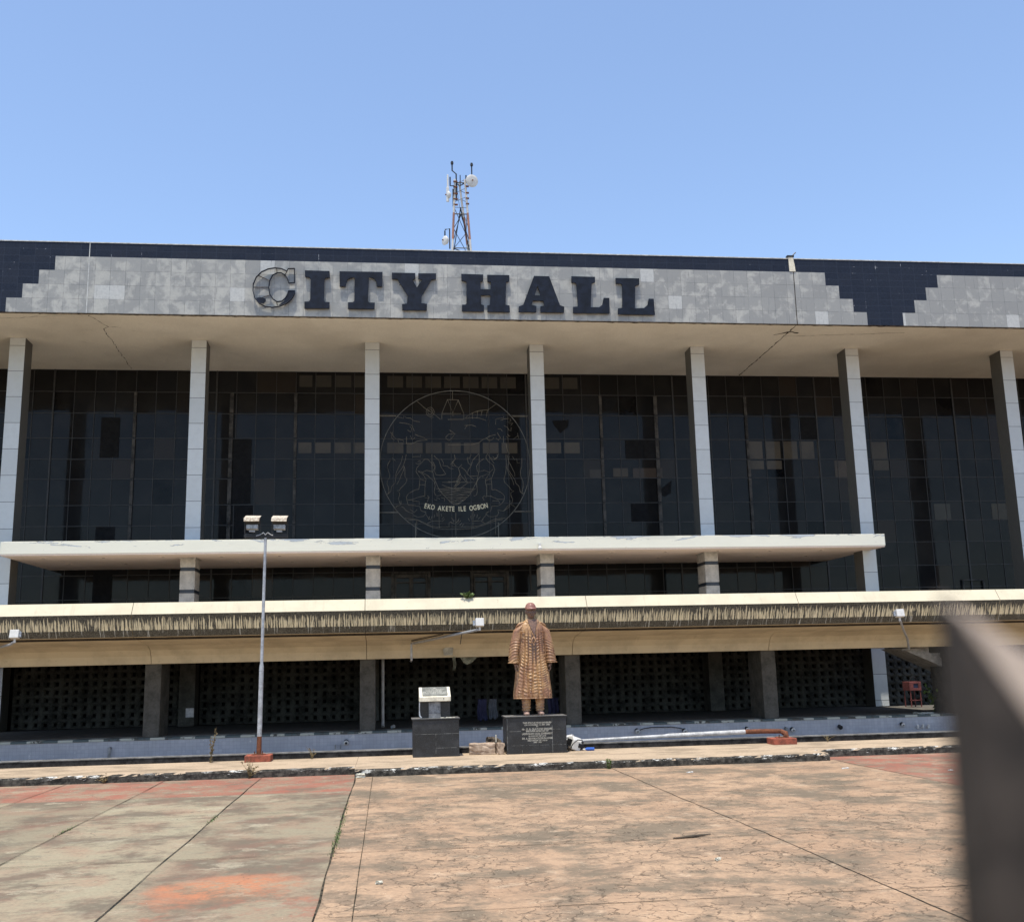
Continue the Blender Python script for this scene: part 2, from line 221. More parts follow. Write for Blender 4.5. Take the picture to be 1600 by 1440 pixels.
CREST=[[[1.06,11.42],[1.37,11.14]],[[1.67,10.95],[1.9,10.75]],[[1.37,11.14],[1.67,10.95]],[[2.35,11.82],[2.34,11.49]],[[2.16,11.49],[2.55,11.48]],[[2.16,11.49],[1.95,10.97],[1.95,10.74]],[[2.16,11.49],[2.35,10.99],[2.55,11.48]],[[2.55,11.48],[2.64,11.25]],[[1.95,10.97],[2.64,10.97]],[[2.35,11.03],[2.35,10.88]],[[0.38,10.82],[0.49,10.81],[0.57,10.77],[0.58,10.87],[0.68,10.81],[0.83,10.79],[0.95,10.69],[1.16,10.66]],[[0.81,10.16],[0.89,9.99],[0.98,10.08]],[[0.11,10.28],[0.22,10.12],[0.32,10.01]],[[0.98,10.2],[1.09,10.15],[1.28,10.09],[1.42,9.99]],[[0.62,9.86],[0.87,9.86],[1.09,9.96],[1.42,10.0]],[[0.79,10.49],[0.87,10.42],[0.83,10.28],[0.72,10.36]],[[0.43,10.63],[0.72,10.59],[0.87,10.53],[0.96,10.32]],[[2.09,10.11],[2.2,10.22],[2.41,10.22],[2.32,10.09],[2.2,9.97],[2.09,10.05],[2.09,10.11]],[[1.52,10.83],[1.65,10.83],[1.56,10.77]],[[2.22,10.36],[2.43,10.22]],[[0.37,10.02],[0.56,9.99],[0.6,9.86],[0.41,9.87],[0.37,10.02]],[[0.68,10.12],[0.68,9.86]],[[0.18,10.28],[0.15,10.08],[0.26,9.97]],[[1.68,11.03],[1.66,10.96],[1.63,10.91],[1.58,10.87],[1.53,10.86],[1.48,10.87],[1.43,10.91],[1.4,10.96],[1.39,11.03],[1.4,11.09],[1.43,11.15],[1.48,11.18],[1.53,11.2],[1.59,11.18],[1.63,11.15],[1.66,11.09],[1.68,11.03]],[[1.62,11.03],[1.6,10.97],[1.56,10.94],[1.5,10.94],[1.46,10.97],[1.45,11.03],[1.46,11.09],[1.5,11.12],[1.56,11.12],[1.6,11.09],[1.62,11.03]],[[3.91,11.32],[3.64,11.13],[3.59,11.03],[3.55,10.82]],[[2.8,10.79],[2.86,10.88],[3.06,11.0],[3.25,11.07],[3.41,11.1],[3.64,11.12]],[[3.06,11.0],[3.06,10.78]],[[3.25,11.07],[3.22,10.82]],[[3.41,11.1],[3.37,10.9]],[[2.8,10.79],[3.02,10.82],[3.31,10.8],[3.55,10.72]],[[2.77,10.53],[3.02,10.55],[3.18,10.49]],[[2.54,11.48],[2.74,10.98],[2.75,10.76]],[[2.17,10.75],[2.75,10.76]],[[3.89,10.57],[3.9,10.78],[4.06,10.8],[4.16,10.81],[4.2,10.87]],[[4.37,10.8],[4.2,10.78],[4.08,10.72]],[[4.43,10.78],[4.45,10.7],[4.32,10.66],[4.42,10.61],[4.53,10.64],[4.44,10.53]],[[4.2,10.53],[4.32,10.47],[4.38,10.35],[4.44,10.33],[4.46,10.47]],[[4.31,10.22],[4.37,10.14],[4.41,10.16]],[[4.68,10.26],[4.7,10.16],[4.59,10.08],[4.51,10.02]],[[4.7,10.16],[4.72,10.06]],[[4.27,10.14],[4.33,10.08],[4.33,9.99]],[[3.03,9.83],[3.29,9.91],[3.41,10.01],[3.56,10.07],[3.66,10.14],[3.82,10.18],[3.88,10.2]],[[2.16,9.82],[3.03,9.83]],[[3.56,10.07],[3.62,9.99],[3.74,9.99],[3.82,10.1]],[[3.9,10.07],[3.98,9.99],[4.06,10.08],[3.98,10.2],[3.95,10.28]],[[4.17,10.14],[4.16,9.89]],[[4.26,9.87],[4.3,9.6],[4.38,9.48]],[[3.97,10.41],[4.07,10.41],[4.13,10.32]],[[2.86,9.37],[2.9,9.29],[2.96,9.41],[3.0,9.46]],[[2.77,10.4],[2.85,10.53],[2.98,10.55]],[[3.28,9.5],[3.16,9.39],[3.04,9.25]],[[3.61,9.54],[3.52,9.39],[3.54,9.29]],[[3.77,9.39],[3.83,9.31],[3.93,9.38],[3.97,9.48]],[[0.17,9.34],[0.29,9.24]],[[0.1,9.25],[0.02,9.11],[0.0,9.0],[0.07,8.79],[0.09,8.67],[0.0,8.5],[-0.01,8.4],[0.04,8.27],[0.06,8.11],[-0.01,8.02]],[[0.54,9.42],[0.49,9.19],[0.33,8.86],[0.28,8.69]],[[0.67,9.46],[0.64,9.29],[0.55,9.02],[0.31,8.69],[0.28,8.52]],[[0.57,9.04],[0.62,8.94],[0.62,8.67],[0.69,8.56],[0.65,8.44],[0.55,8.33],[0.47,8.25],[0.43,8.17],[0.34,8.16]],[[0.61,9.04],[0.55,8.85],[0.47,8.67],[0.41,8.52],[0.33,8.38]],[[0.28,8.52],[0.27,8.44],[0.15,8.31],[0.12,8.13],[-0.01,8.02]],[[0.4,8.11],[0.44,8.04],[0.39,7.88],[0.43,7.74],[0.47,7.67],[0.43,7.63],[0.33,7.61],[0.29,7.55]],[[0.48,7.8],[0.48,7.67]],[[0.49,7.59],[0.59,7.55],[0.63,7.45],[0.75,7.4]],[[0.88,9.38],[1.05,9.39],[1.17,9.38],[1.18,9.46]],[[1.0,9.15],[1.09,9.11],[1.17,9.17],[1.17,9.25],[1.07,9.19]],[[1.33,9.3],[1.13,9.08],[1.04,8.98],[1.01,8.85],[1.15,8.62],[1.13,8.37],[1.11,8.21]],[[1.33,9.3],[1.44,9.29],[1.56,9.15],[1.68,9.02],[1.66,8.94],[1.6,8.83]],[[1.08,8.86],[1.25,8.83],[1.39,8.89],[1.56,8.85],[1.62,8.81],[1.64,8.66],[1.7,8.48],[1.82,8.21],[1.98,8.0],[2.16,7.81],[2.36,7.64]],[[1.1,8.85],[1.27,8.73],[1.37,8.56],[1.34,8.44],[1.32,8.21]],[[1.21,8.81],[1.39,8.73],[1.47,8.66],[1.66,8.48],[1.69,8.33],[1.65,8.12],[1.69,8.0],[1.77,7.97],[1.9,8.0]],[[1.14,8.58],[1.35,8.5]],[[1.12,8.37],[1.33,8.37]],[[1.58,9.46],[1.58,8.85]],[[1.65,9.42],[1.83,9.25],[1.91,9.0],[2.01,8.85],[2.07,8.75]],[[1.62,9.19],[1.7,9.02],[1.67,8.85],[1.72,8.73],[1.9,8.71],[2.07,8.75]],[[1.91,9.31],[1.99,9.17],[1.97,9.06],[2.13,9.04],[2.22,8.96],[2.34,8.94]],[[2.39,9.46],[2.41,9.29],[2.3,9.15],[2.24,9.1]],[[1.11,8.21],[0.98,8.19],[0.75,8.06],[0.67,7.94],[0.69,7.8],[0.73,7.65],[0.95,7.63],[1.14,7.59],[1.18,7.44],[1.34,7.38]],[[0.71,7.82],[0.88,7.84],[1.08,7.92],[1.32,7.97],[1.32,7.9],[1.47,7.89]],[[0.88,7.79],[1.12,7.77],[1.12,7.65]],[[1.32,8.21],[1.32,7.97]],[[1.4,7.75],[1.43,7.83],[1.47,7.92],[1.41,7.98]],[[0.57,7.55],[0.73,7.4],[0.91,7.34]],[[0.79,7.49],[0.95,7.38],[1.04,7.49]],[[0.91,7.28],[1.07,7.21],[1.26,7.24],[1.36,7.34],[1.32,7.42]],[[1.36,7.3],[1.44,7.17],[1.54,7.11]],[[0.61,7.18],[0.79,7.16],[1.03,7.13],[1.26,7.03],[1.4,6.95],[1.58,6.88],[1.8,6.86],[2.19,6.86],[2.58,6.86]],[[0.73,7.11],[1.03,7.12],[1.38,6.94],[1.58,6.84],[1.86,6.79],[2.58,6.77]],[[1.4,6.99],[1.58,7.07],[1.93,7.07]],[[1.81,7.46],[1.82,6.82]],[[1.03,7.12],[1.02,6.56]],[[2.41,7.37],[2.4,6.55]],[[1.44,7.11],[1.48,7.24]],[[1.54,7.15],[1.57,7.25]],[[1.64,7.19],[1.66,7.29]],[[1.75,7.23],[1.74,7.36]],[[1.89,7.33],[1.91,7.23]],[[1.91,7.13],[1.99,7.21]],[[1.93,7.05],[2.01,7.15]],[[2.16,6.86],[2.17,7.04],[2.27,7.0]],[[2.21,7.04],[2.36,6.96]],[[2.28,7.15],[2.34,7.02]],[[2.52,7.17],[2.48,7.04]],[[2.58,7.08],[2.48,6.98]],[[1.94,8.46],[2.21,8.45],[2.52,8.52]],[[1.92,8.37],[2.1,8.29],[2.31,8.24],[2.6,8.24]],[[2.35,8.29],[2.6,8.56]],[[2.6,8.64],[2.44,8.45],[2.41,8.33]],[[1.65,7.85],[1.75,7.79],[1.73,7.92],[1.85,7.85]],[[1.9,7.91],[2.02,7.87],[2.02,7.77]],[[2.38,9.46],[2.42,9.29],[2.31,9.21],[2.31,9.04],[2.38,9.06]],[[2.31,9.21],[2.42,9.04],[2.54,8.98],[2.65,9.1]],[[2.52,8.98],[2.58,8.77],[2.46,8.52],[2.41,8.33],[2.58,8.45]],[[2.59,8.77],[2.47,8.41]],[[2.58,8.73],[2.83,8.43]],[[2.74,8.72],[2.85,8.41],[2.91,8.43]],[[2.63,9.0],[2.77,8.89],[2.83,8.77],[3.07,8.54]],[[2.37,8.24],[2.58,8.45]],[[2.57,8.23],[2.82,8.41]],[[2.15,8.48],[2.56,8.46],[3.13,8.45]],[[3.19,9.42],[3.04,9.27],[2.98,9.06],[2.87,8.89],[2.83,8.75],[2.93,8.68],[3.2,8.68]],[[3.28,9.46],[3.26,8.85]],[[3.44,9.31],[3.27,9.19],[3.17,9.04],[3.2,8.85],[3.27,8.83]],[[3.5,9.34],[3.6,9.21],[3.77,9.08],[3.83,8.91],[3.74,8.68],[3.69,8.55],[3.71,8.37],[3.71,8.18]],[[3.18,8.47],[3.25,8.83],[3.45,8.89],[3.64,8.81],[3.77,8.93]],[[3.16,8.47],[3.3,8.66],[3.43,8.7],[3.64,8.79],[3.49,8.56],[3.48,8.45],[3.53,8.28],[3.52,7.99]],[[3.39,8.68],[3.4,8.6]],[[3.18,8.47],[3.09,8.33],[2.92,8.01],[2.71,7.81],[2.5,7.67],[2.42,7.64]],[[3.16,8.45],[3.19,8.12],[3.15,7.99],[3.06,7.96]],[[3.49,8.51],[3.69,8.6]],[[3.52,8.38],[3.7,8.38]],[[3.71,8.18],[3.83,8.19],[4.06,8.07],[4.16,7.95],[4.14,7.8],[4.05,7.68],[3.91,7.59],[3.72,7.59]],[[3.5,7.95],[3.66,7.95],[3.91,7.84],[4.14,7.83]],[[3.72,7.78],[3.95,7.78],[3.97,7.7]],[[3.37,7.91],[3.44,7.97],[3.5,7.91],[3.52,7.99]],[[3.37,7.91],[3.43,7.78]],[[3.49,7.35],[3.57,7.39],[3.65,7.41],[3.7,7.59]],[[3.47,7.33],[3.57,7.22],[3.71,7.21],[3.88,7.24],[3.94,7.34],[3.9,7.45]],[[3.49,7.28],[3.38,7.16],[3.36,7.06]],[[3.9,7.45],[4.11,7.41],[4.26,7.59],[4.34,7.65]],[[2.13,6.86],[2.66,6.86],[3.03,6.86],[3.21,6.89],[3.44,6.96],[3.77,7.12],[4.17,7.16]],[[2.13,6.78],[2.66,6.78],[3.03,6.8],[3.44,6.93],[3.83,7.08],[4.08,7.11]],[[3.02,7.45],[3.01,6.81]],[[3.83,7.2],[3.81,6.56]],[[2.97,7.06],[3.28,7.07],[3.44,6.97]],[[2.85,7.16],[2.89,7.06]],[[2.94,7.25],[2.95,7.14]],[[3.08,7.31],[3.05,7.2]],[[3.18,7.29],[3.15,7.18]],[[3.28,7.2],[3.2,7.14]],[[3.36,7.14],[3.32,7.06]],[[2.25,7.19],[2.37,7.06]],[[2.5,7.11],[2.42,7.0]],[[2.56,7.06],[2.46,6.96]],[[2.62,7.0],[2.54,6.9]],[[2.68,6.96],[2.62,6.88]],[[4.24,9.46],[4.25,9.08],[4.22,8.79],[4.15,8.55],[4.17,8.45],[4.34,8.28],[4.42,8.15],[4.5,8.13],[4.39,8.07],[4.39,7.97],[4.45,7.84],[4.41,7.67]],[[4.23,9.04],[4.33,8.77],[4.39,8.68],[4.47,8.49],[4.5,8.36]],[[4.28,9.46],[4.34,9.21],[4.54,8.79],[4.55,8.66]],[[4.36,9.42],[4.29,8.96],[4.41,8.76],[4.55,8.53],[4.57,8.43],[4.69,8.3],[4.73,8.11],[4.81,8.03],[4.87,8.03]],[[4.82,9.34],[4.81,9.04],[4.75,8.85],[4.76,8.68],[4.84,8.47],[4.84,8.28],[4.79,8.09],[4.87,8.03]],[[4.47,9.4],[4.55,9.27],[4.63,9.31],[4.65,9.14],[4.73,9.17]],[[4.35,7.8],[4.35,7.67],[4.49,7.59],[4.54,7.53]],[[4.34,7.67],[4.34,7.57],[4.11,7.41]],[[2.84,9.34],[2.88,9.15],[2.98,9.08]],[[3.69,9.34],[3.81,9.27],[3.92,9.34]],[[3.92,9.46],[3.96,9.38],[3.81,9.29]],[[3.61,9.46],[3.67,9.34],[3.81,9.14]],[[1.73,8.23],[1.88,8.21],[2.04,8.23],[2.2,8.24],[2.35,8.21],[2.51,8.22],[2.67,8.25],[2.82,8.22],[2.98,8.21],[3.13,8.22]],[[1.79,8.14],[1.93,8.16],[2.07,8.18],[2.21,8.17],[2.36,8.15],[2.5,8.18],[2.65,8.18],[2.79,8.15],[2.93,8.15],[3.08,8.17]],[[1.84,8.09],[1.98,8.13],[2.1,8.12],[2.23,8.1],[2.36,8.11],[2.49,8.14],[2.62,8.11],[2.75,8.1],[2.88,8.1],[3.02,8.12]],[[1.9,8.05],[2.02,8.06],[2.14,8.06],[2.25,8.03],[2.37,8.06],[2.49,8.06],[2.6,8.03],[2.72,8.05],[2.84,8.08],[2.96,8.07]],[[1.96,8.0],[2.06,8.01],[2.17,7.98],[2.27,8.0],[2.38,8.02],[2.48,8.0],[2.58,7.99],[2.69,8.0],[2.79,8.01],[2.89,7.98]],[[2.02,7.96],[2.11,7.93],[2.2,7.92],[2.29,7.94],[2.38,7.95],[2.47,7.94],[2.56,7.92],[2.65,7.94],[2.74,7.93],[2.83,7.92]],[[2.08,7.89],[2.16,7.88],[2.23,7.88],[2.31,7.9],[2.39,7.89],[2.46,7.88],[2.54,7.88],[2.62,7.89],[2.7,7.89],[2.77,7.87]],[[2.14,7.82],[2.2,7.83],[2.27,7.85],[2.33,7.83],[2.39,7.8],[2.46,7.84],[2.52,7.84],[2.59,7.84],[2.65,7.81],[2.71,7.84]],[[2.19,7.75],[2.25,7.77],[2.3,7.79],[2.35,7.75],[2.4,7.77],[2.45,7.8],[2.5,7.78],[2.55,7.77],[2.6,7.78],[2.65,7.79]],[[2.25,7.71],[2.29,7.75],[2.33,7.74],[2.37,7.69],[2.4,7.73],[2.44,7.72],[2.48,7.7],[2.52,7.71],[2.56,7.73],[2.59,7.73]],[[2.31,7.67],[2.34,7.67],[2.36,7.65],[2.39,7.65],[2.41,7.67],[2.44,7.67],[2.46,7.65],[2.48,7.66],[2.51,7.69],[2.53,7.67]]]
CRESTBARS=[[[-0.274,10.874],[0.312,10.877]],[[4.516,10.885],[5.061,10.887]],[[-0.27,7.384],[0.368,7.38]],[[4.507,7.391],[5.12,7.387]]]
# concrete band (cream paint)
def m_cream(base, name, stain=.25):
    t = NT(name, .8, .2)
    n = t.noise(1.3, 6, .62); n2 = t.noise(14, 4, .6)
    c = t.mix(t.mr(n, .38, .7), base, tuple(x*(1-stain) for x in base))
    sp = t.scale(t.pos, 9, 1, 1.2)
    c = t.mix(t.mr(t.noise(1., 4, .6, sp), .55, .8, 0, .35), c, tuple(x*.55 for x in base))
    c = t.mix(t.mr(n2, .62, .75, 0, .3), c, (.12, .1, .07))
    X = t.xyz(); ln = t.line(X[0], 6.0, .006, -.59+0)
    c = t.mix(ln, c, (.05, .042, .03))
    t.col(c); t.bump(n2, .2, .006); return t.mat
M_BAND = m_cream((.60, .53, .385), 'cream_concrete', .12)
M_BELLY = m_cream((.60, .51, .355), 'ochre_concrete', .22)
def m_streak(name, z0, z1, dense):
    t = NT(name, .85, .15)
    X = t.xyz()
    wob = t.noise(1.4, 3, .6)
    xx = t.math('ADD', X[0], t.math('MULTIPLY', t.noise(2.2, 3, .6, t.scale(t.pos, 6, 1, 3)), .045))
    v = t.comb(t.math('MULTIPLY', xx, 22.), 0., t.math('MULTIPLY', X[2], .9))
    s1 = t.noise(1., 2, .8, v)
    h = t.mr(X[2], z0, z1, 0, 1, False)
    if dense:
        thr = t.math('ADD', t.math('MULTIPLY', t.math('POWER', h, 3.5), .30), .475)
        thr = t.math('ADD', thr, t.math('MULTIPLY', t.mr(wob, .55, .75, 0, 1), .13))
    else:
        thr = t.math('ADD', t.math('MULTIPLY', h, -.05), .645)
    f = t.mr(t.math('SUBTRACT', s1, thr), -.02, .035)
    dark = t.mix(t.mr(t.noise(30, 4, .7), .35, .7), (.05, .046, .037), (.15, .14, .11))
    light = t.mix(t.noise(9, 4), (.62, .52, .32), (.80, .71, .48)) if dense else t.mix(t.noise(9, 4), (.22, .22, .2), (.6, .6, .54))
    c = t.mix(f, dark, light)
    ln = t.line(X[0], 6.0, .006, -.59)
    t.col(t.mix(ln, c, (.03, .027, .02))); t.bump(s1, .4, .01); return t.mat
M_STREAK = m_streak('streak_stained_concrete', 3.13, 3.53, True)
M_DRIP = m_streak('drip_stained_concrete', 2.96, 3.13, False)
# fascia tiles, .476 x .48 grid from (15.34, 13.44)
def tilegrid(t, pw, ph, ox, oz, gw):
    X = t.xyz()
    u = t.math('DIVIDE', t.math('SUBTRACT', X[0], ox), pw); v = t.math('DIVIDE', t.math('SUBTRACT', X[2], oz), ph)
    cell = t.comb(t.math('FLOOR', u), 0., t.math('FLOOR', v))
    gx = t.math('GREATER_THAN', t.math('ABSOLUTE', t.math('SUBTRACT', t.math('FRACT', u), .5)), .5-gw/pw/2)
    gz = t.math('GREATER_THAN', t.math('ABSOLUTE', t.math('SUBTRACT', t.math('FRACT', v), .5)), .5-gw/ph/2)
    return X, cell, t.math('MAXIMUM', gx, gz)
def m_grey():
    t = NT('weathered_grey_tile', .5, .35)
    X, cell, g = tilegrid(t, .476, .48, 15.34, 13.44, .012)
    r = t.white(cell)
    r2 = t.white(t.vm('ADD', cell, (7.3, 1.1, 2.2)))
    sh = t.vm('ADD', t.pos, t.vm('MULTIPLY', cell, (3.7, 0, 5.1)))
    n = t.noise(2.2, 7, .62, dist=.3)
    fine = t.noise(16, 4, .65)
    k = t.math('ADD', n, t.math('MULTIPLY', t.math('SUBTRACT', r, .5), .11))
    k = t.math('ADD', k, t.math('MULTIPLY', t.math('SUBTRACT', fine, .5), .22))
    fade = t.mr(X[0], 6., 16., 0, .07, False)
    blot = t.mr(t.math('SUBTRACT', k, fade), .44, .60)
    wet = t.mix(r2, (.275, .272, .252), (.315, .312, .288)); dry = t.mix(r, (.405, .398, .36), (.45, .442, .40))
    c = t.mix(blot, wet, dry)
    c = t.mix(t.math('GREATER_THAN', r2, .965), c, (.50, .50, .47))
    c = t.mix(t.math('MULTIPLY', t.mr(fine, .3, .7), .3), c, (.24, .24, .24))
    drip = t.noise(1., 4, .7, t.scale(t.pos, 14, 1, 1.1))
    c = t.mix(t.mr(drip, .6, .74, 0, .55), c, (.15, .155, .16))
    brk = t.mr(t.noise(3., 2), .42, .55)
    c = t.mix(t.math('MULTIPLY', g, t.math('ADD', .25, t.math('MULTIPLY', brk, .5))), c, (.12, .12, .12))
    t.col(c); t.rough(t.mix(blot, (.35,)*3, (.6,)*3)); t.bump(t.math('SUBTRACT', t.math('MULTIPLY', r, .3), t.math('MULTIPLY', g, .5)), .3, .006)
    return t.mat
M_GREY = m_grey()
def m_black():
    t = NT('dark_granite_tile', .4, .12)
    X, cell, g = tilegrid(t, .476, .24, 15.34, 13.44, .010)
    r = t.white(cell)
    c = t.mix(r, (.009, .010, .014), (.014, .016, .022))
    c = t.mix(t.noise(30, 2), c, (.03, .038, .06))
    fl = t.mr(t.noise(2.6, 4, .7), .60, .64)
    fl2 = t.mr(t.noise(9., 3, .7, t.vm('ADD', t.pos, (4., 0, 9.))), .5, .6)
    c = t.mix(t.math('MULTIPLY', g, .55), c, (.05, .06, .085))
    c = t.mix(t.math('MULTIPLY', g, t.math('MULTIPLY', fl, fl2)), c, (.45, .46, .48))
    t.col(c); t.rough(t.mix(r, (.25,)*3, (.42,)*3)); return t.mat
M_BLACK = m_black()
def m_soffit(name, a, b):
    t = NT(name, .9, .1)
    n = t.noise(.35, 5, .6); n2 = t.noise(26, 3, .7); n3 = t.noise(1.6, 5, .65, dist=.6)
    c = t.mix(t.mr(n, .35, .7), a, b)
    c = t.mix(t.mr(n3, .6, .8, 0, .22), c, tuple(x*.6 for x in b))
    c = t.mix(t.mr(n2, .4, .62, 0, .16), c, tuple(x*.5 for x in b))
    t.col(c); t.bump(n2, .5, .02); return t.mat
M_SOFFIT = m_soffit('textured_soffit_render', (.72, .655, .55), (.60, .54, .45))
M_CSOFFIT = m_soffit('canopy_soffit_render', (.82, .66, .55), (.70, .56, .46))
def m_white():
    t = NT('flaking_white_paint', .6, .3)
    X = t.xyz()
    n = t.noise(1.2, 5, .6); 
    c = t.mix(n, (.66, .64, .54), (.74, .71, .60))
    pe = t.noise(1., 5, .62, t.scale(t.pos, .9, 1, 5.), dist=.4)
    h = t.mr(X[2], 6.02, 6.28, 0, .17, False)
    p = t.math('ADD', pe, h)
    c = t.mix(t.mr(p, .69, .70), c, (.44, .47, .49))
    edge = t.math('MULTIPLY', t.mr(p, .67, .69), t.mr(p, .70, .69))
    c = t.mix(edge, c, (.25, .25, .25))
    sp = t.mr(t.noise(7, 3, .8), .70, .73)
    c = t.mix(sp, c, (.42, .40, .36))
    t.col(c); t.bump(p, .3, .01); return t.mat
M_WHITE = m_white()
def m_column():
    t = NT('blue_grey_marble_cladding', .45, .35)
    X = t.xyz()
    oi = t.n('ShaderNodeObjectInfo').outputs['Random']
    v = t.math('DIVIDE', t.math('SUBTRACT', X[2], 13.16), .904)
    r = t.white(t.comb(t.math('FLOOR', v), t.math('MULTIPLY', oi, 91.), 0.))
    g = t.line(X[2], .904, .016, 13.16)
    c = t.mix(r, (.50, .52, .515), (.575, .595, .59))
    n = t.noise(5, 6, .6, t.vm('ADD', t.pos, t.comb(t.math('MULTIPLY', oi, 50.), 0., t.math('MULTIPLY', r, 9.))))
    c = t.mix(t.mr(n, .4, .7, 0, .3), c, (.45, .46, .45))
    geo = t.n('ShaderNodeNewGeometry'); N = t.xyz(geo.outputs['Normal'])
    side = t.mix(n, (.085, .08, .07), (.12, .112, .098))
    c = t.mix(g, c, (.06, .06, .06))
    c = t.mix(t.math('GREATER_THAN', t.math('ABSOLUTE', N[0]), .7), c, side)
    t.col(c); t.bump(g, -.5, .004); return t.mat
M_COL = m_column()
M_LCOL = simple('beige_stone_cladding', (.42, .38, .33), .6, .3, var=.12, scale=5)
M_LBAND = simple('dark_stone_band', (.03, .035, .045), .4, .4)
M_PIL = simple('plaster_pillar_shaded_foot', (.085, .08, .07), .8, .2, var=.2, scale=2.5)
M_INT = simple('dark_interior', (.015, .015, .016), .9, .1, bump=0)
M_MULL = simple('bronze_window_frame', (.035, .033, .032), .5, .4, bump=0)
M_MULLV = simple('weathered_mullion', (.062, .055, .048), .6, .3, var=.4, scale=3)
def m_glass():
    t = NT('tinted_window_glass', .03, .5)
    at = t.n('ShaderNodeVertexColor'); at.layer_name = 'tone'
    n = t.noise(3., 4, .6); n2 = t.noise(1.1, 3, .6)
    c = t.mix(t.mr(n2, .4, .7, 0, .35), at.outputs['Color'], (.03, .028, .026))
    t.col(c)
    t.rough(t.mr(n, .4, .75, .03, .14))
    t.b.inputs['Specular IOR Level'].default_value = .13
    b = t.n('ShaderNodeBump'); b.inputs['Strength'].default_value = .25; b.inputs['Distance'].default_value = .004
    t.put(b.inputs['Height'], t.noise(1.6, 2, .5)); t.t.links.new(b.outputs[0], t.b.inputs['Normal'])
    return t.mat
M_GLASS = m_glass()
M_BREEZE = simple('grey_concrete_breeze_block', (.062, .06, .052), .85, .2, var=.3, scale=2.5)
M_DECK = simple('deck_concrete', (.13, .12, .105), .9, .1)
M_SLAB = simple('roof_slab_concrete', (.32, .31, .29), .9, .1)
M_FLASH = simple('pale_flashing', (.55, .55, .52), .5, .3)
M_CRACK = simple('crack_shadow', (.05, .04, .03), 1, 0, bump=0)
M_LIP = simple('broken_render_edge', (.10, .075, .05), .95, .1, var=.5, scale=12)
# ground
def m_stamped():
    t = NT('stamped_concrete', .85, .2)
    X = t.xyz()
    wp = t.vm('ADD', t.pos, t.vm('MULTIPLY', t.noise(1.6, 5, .7, color=True), (.55, .55, 0)))
    big = t.noise(.28, 5, .6); mid = t.noise(1.6, 10, .76, dist=.25); fine = t.noise(22, 4, .7)
    base = t.mix(t.mr(big, .35, .68), (.44, .295, .185), (.365, .235, .145))
    base = t.mix(t.mr(mid, .45, .60, 0, .9), base, (.21, .15, .10))
    base = t.mix(t.mr(t.noise(.6, 10, .72, t.vm('ADD', t.pos, (9., 3., 0))), .47, .60, 0, .85), base, (.15, .122, .085))
    pale = t.noise(2.1, 9, .78, t.vm('ADD', t.pos, (3., 8., 1.)))
    base = t.mix(t.mr(pale, .55, .66, 0, .6), base, (.52, .385, .26))
    base = t.mix(t.mr(fine, .35, .7, 0, .35), base, (.16, .12, .085))
    e = t.vor(4.6, wp, 'DISTANCE_TO_EDGE')
    cm = t.math('MULTIPLY', t.mr(t.noise(.9, 4, .7, t.vm('ADD', t.pos, (2., 5., 0))), .38, .54), t.mr(t.noise(4.5, 5, .8), .36, .5))
    near = t.mr(X[1], 20., 12., .5, 1.)
    cr = t.math('MULTIPLY', t.mr(e, .036, .012), t.math('MULTIPLY', cm, near))
    e2 = t.vor(7., wp, 'DISTANCE_TO_EDGE')
    cr2 = t.math('MULTIPLY', t.mr(e2, .05, .015), t.math('MULTIPLY', t.mr(t.noise(1.9, 4, .7), .55, .68), .45))
    cr = t.math('MAXIMUM', cr, cr2)
    gr = t.vor(26., None, 'F1'); base = t.mix(t.math('MULTIPLY', t.mr(gr, .16, .10), t.mr(t.noise(3.3, 4, .8, t.vm('ADD', t.pos, (7., 7., 0))), .5, .6)), base, (.62, .50, .33)); gr2 = t.vor(17., t.vm('ADD', t.pos, (.3, .7, 0)), 'F1'); base = t.mix(t.math('MULTIPLY', t.mr(gr2, .14, .09), t.mr(t.noise(2.1, 4, .8), .5, .6, 0, .7)), base, (.12, .09, .05))
    base = t.mix(t.math('MULTIPLY', cr, .75), base, (.07, .052, .036))
    t.col(base)
    t.bump(t.math('SUBTRACT', t.math('MULTIPLY', fine, .4), t.math('MULTIPLY', cr, 1.2)), .5, .012)
    return t.mat
M_STAMP = m_stamped()
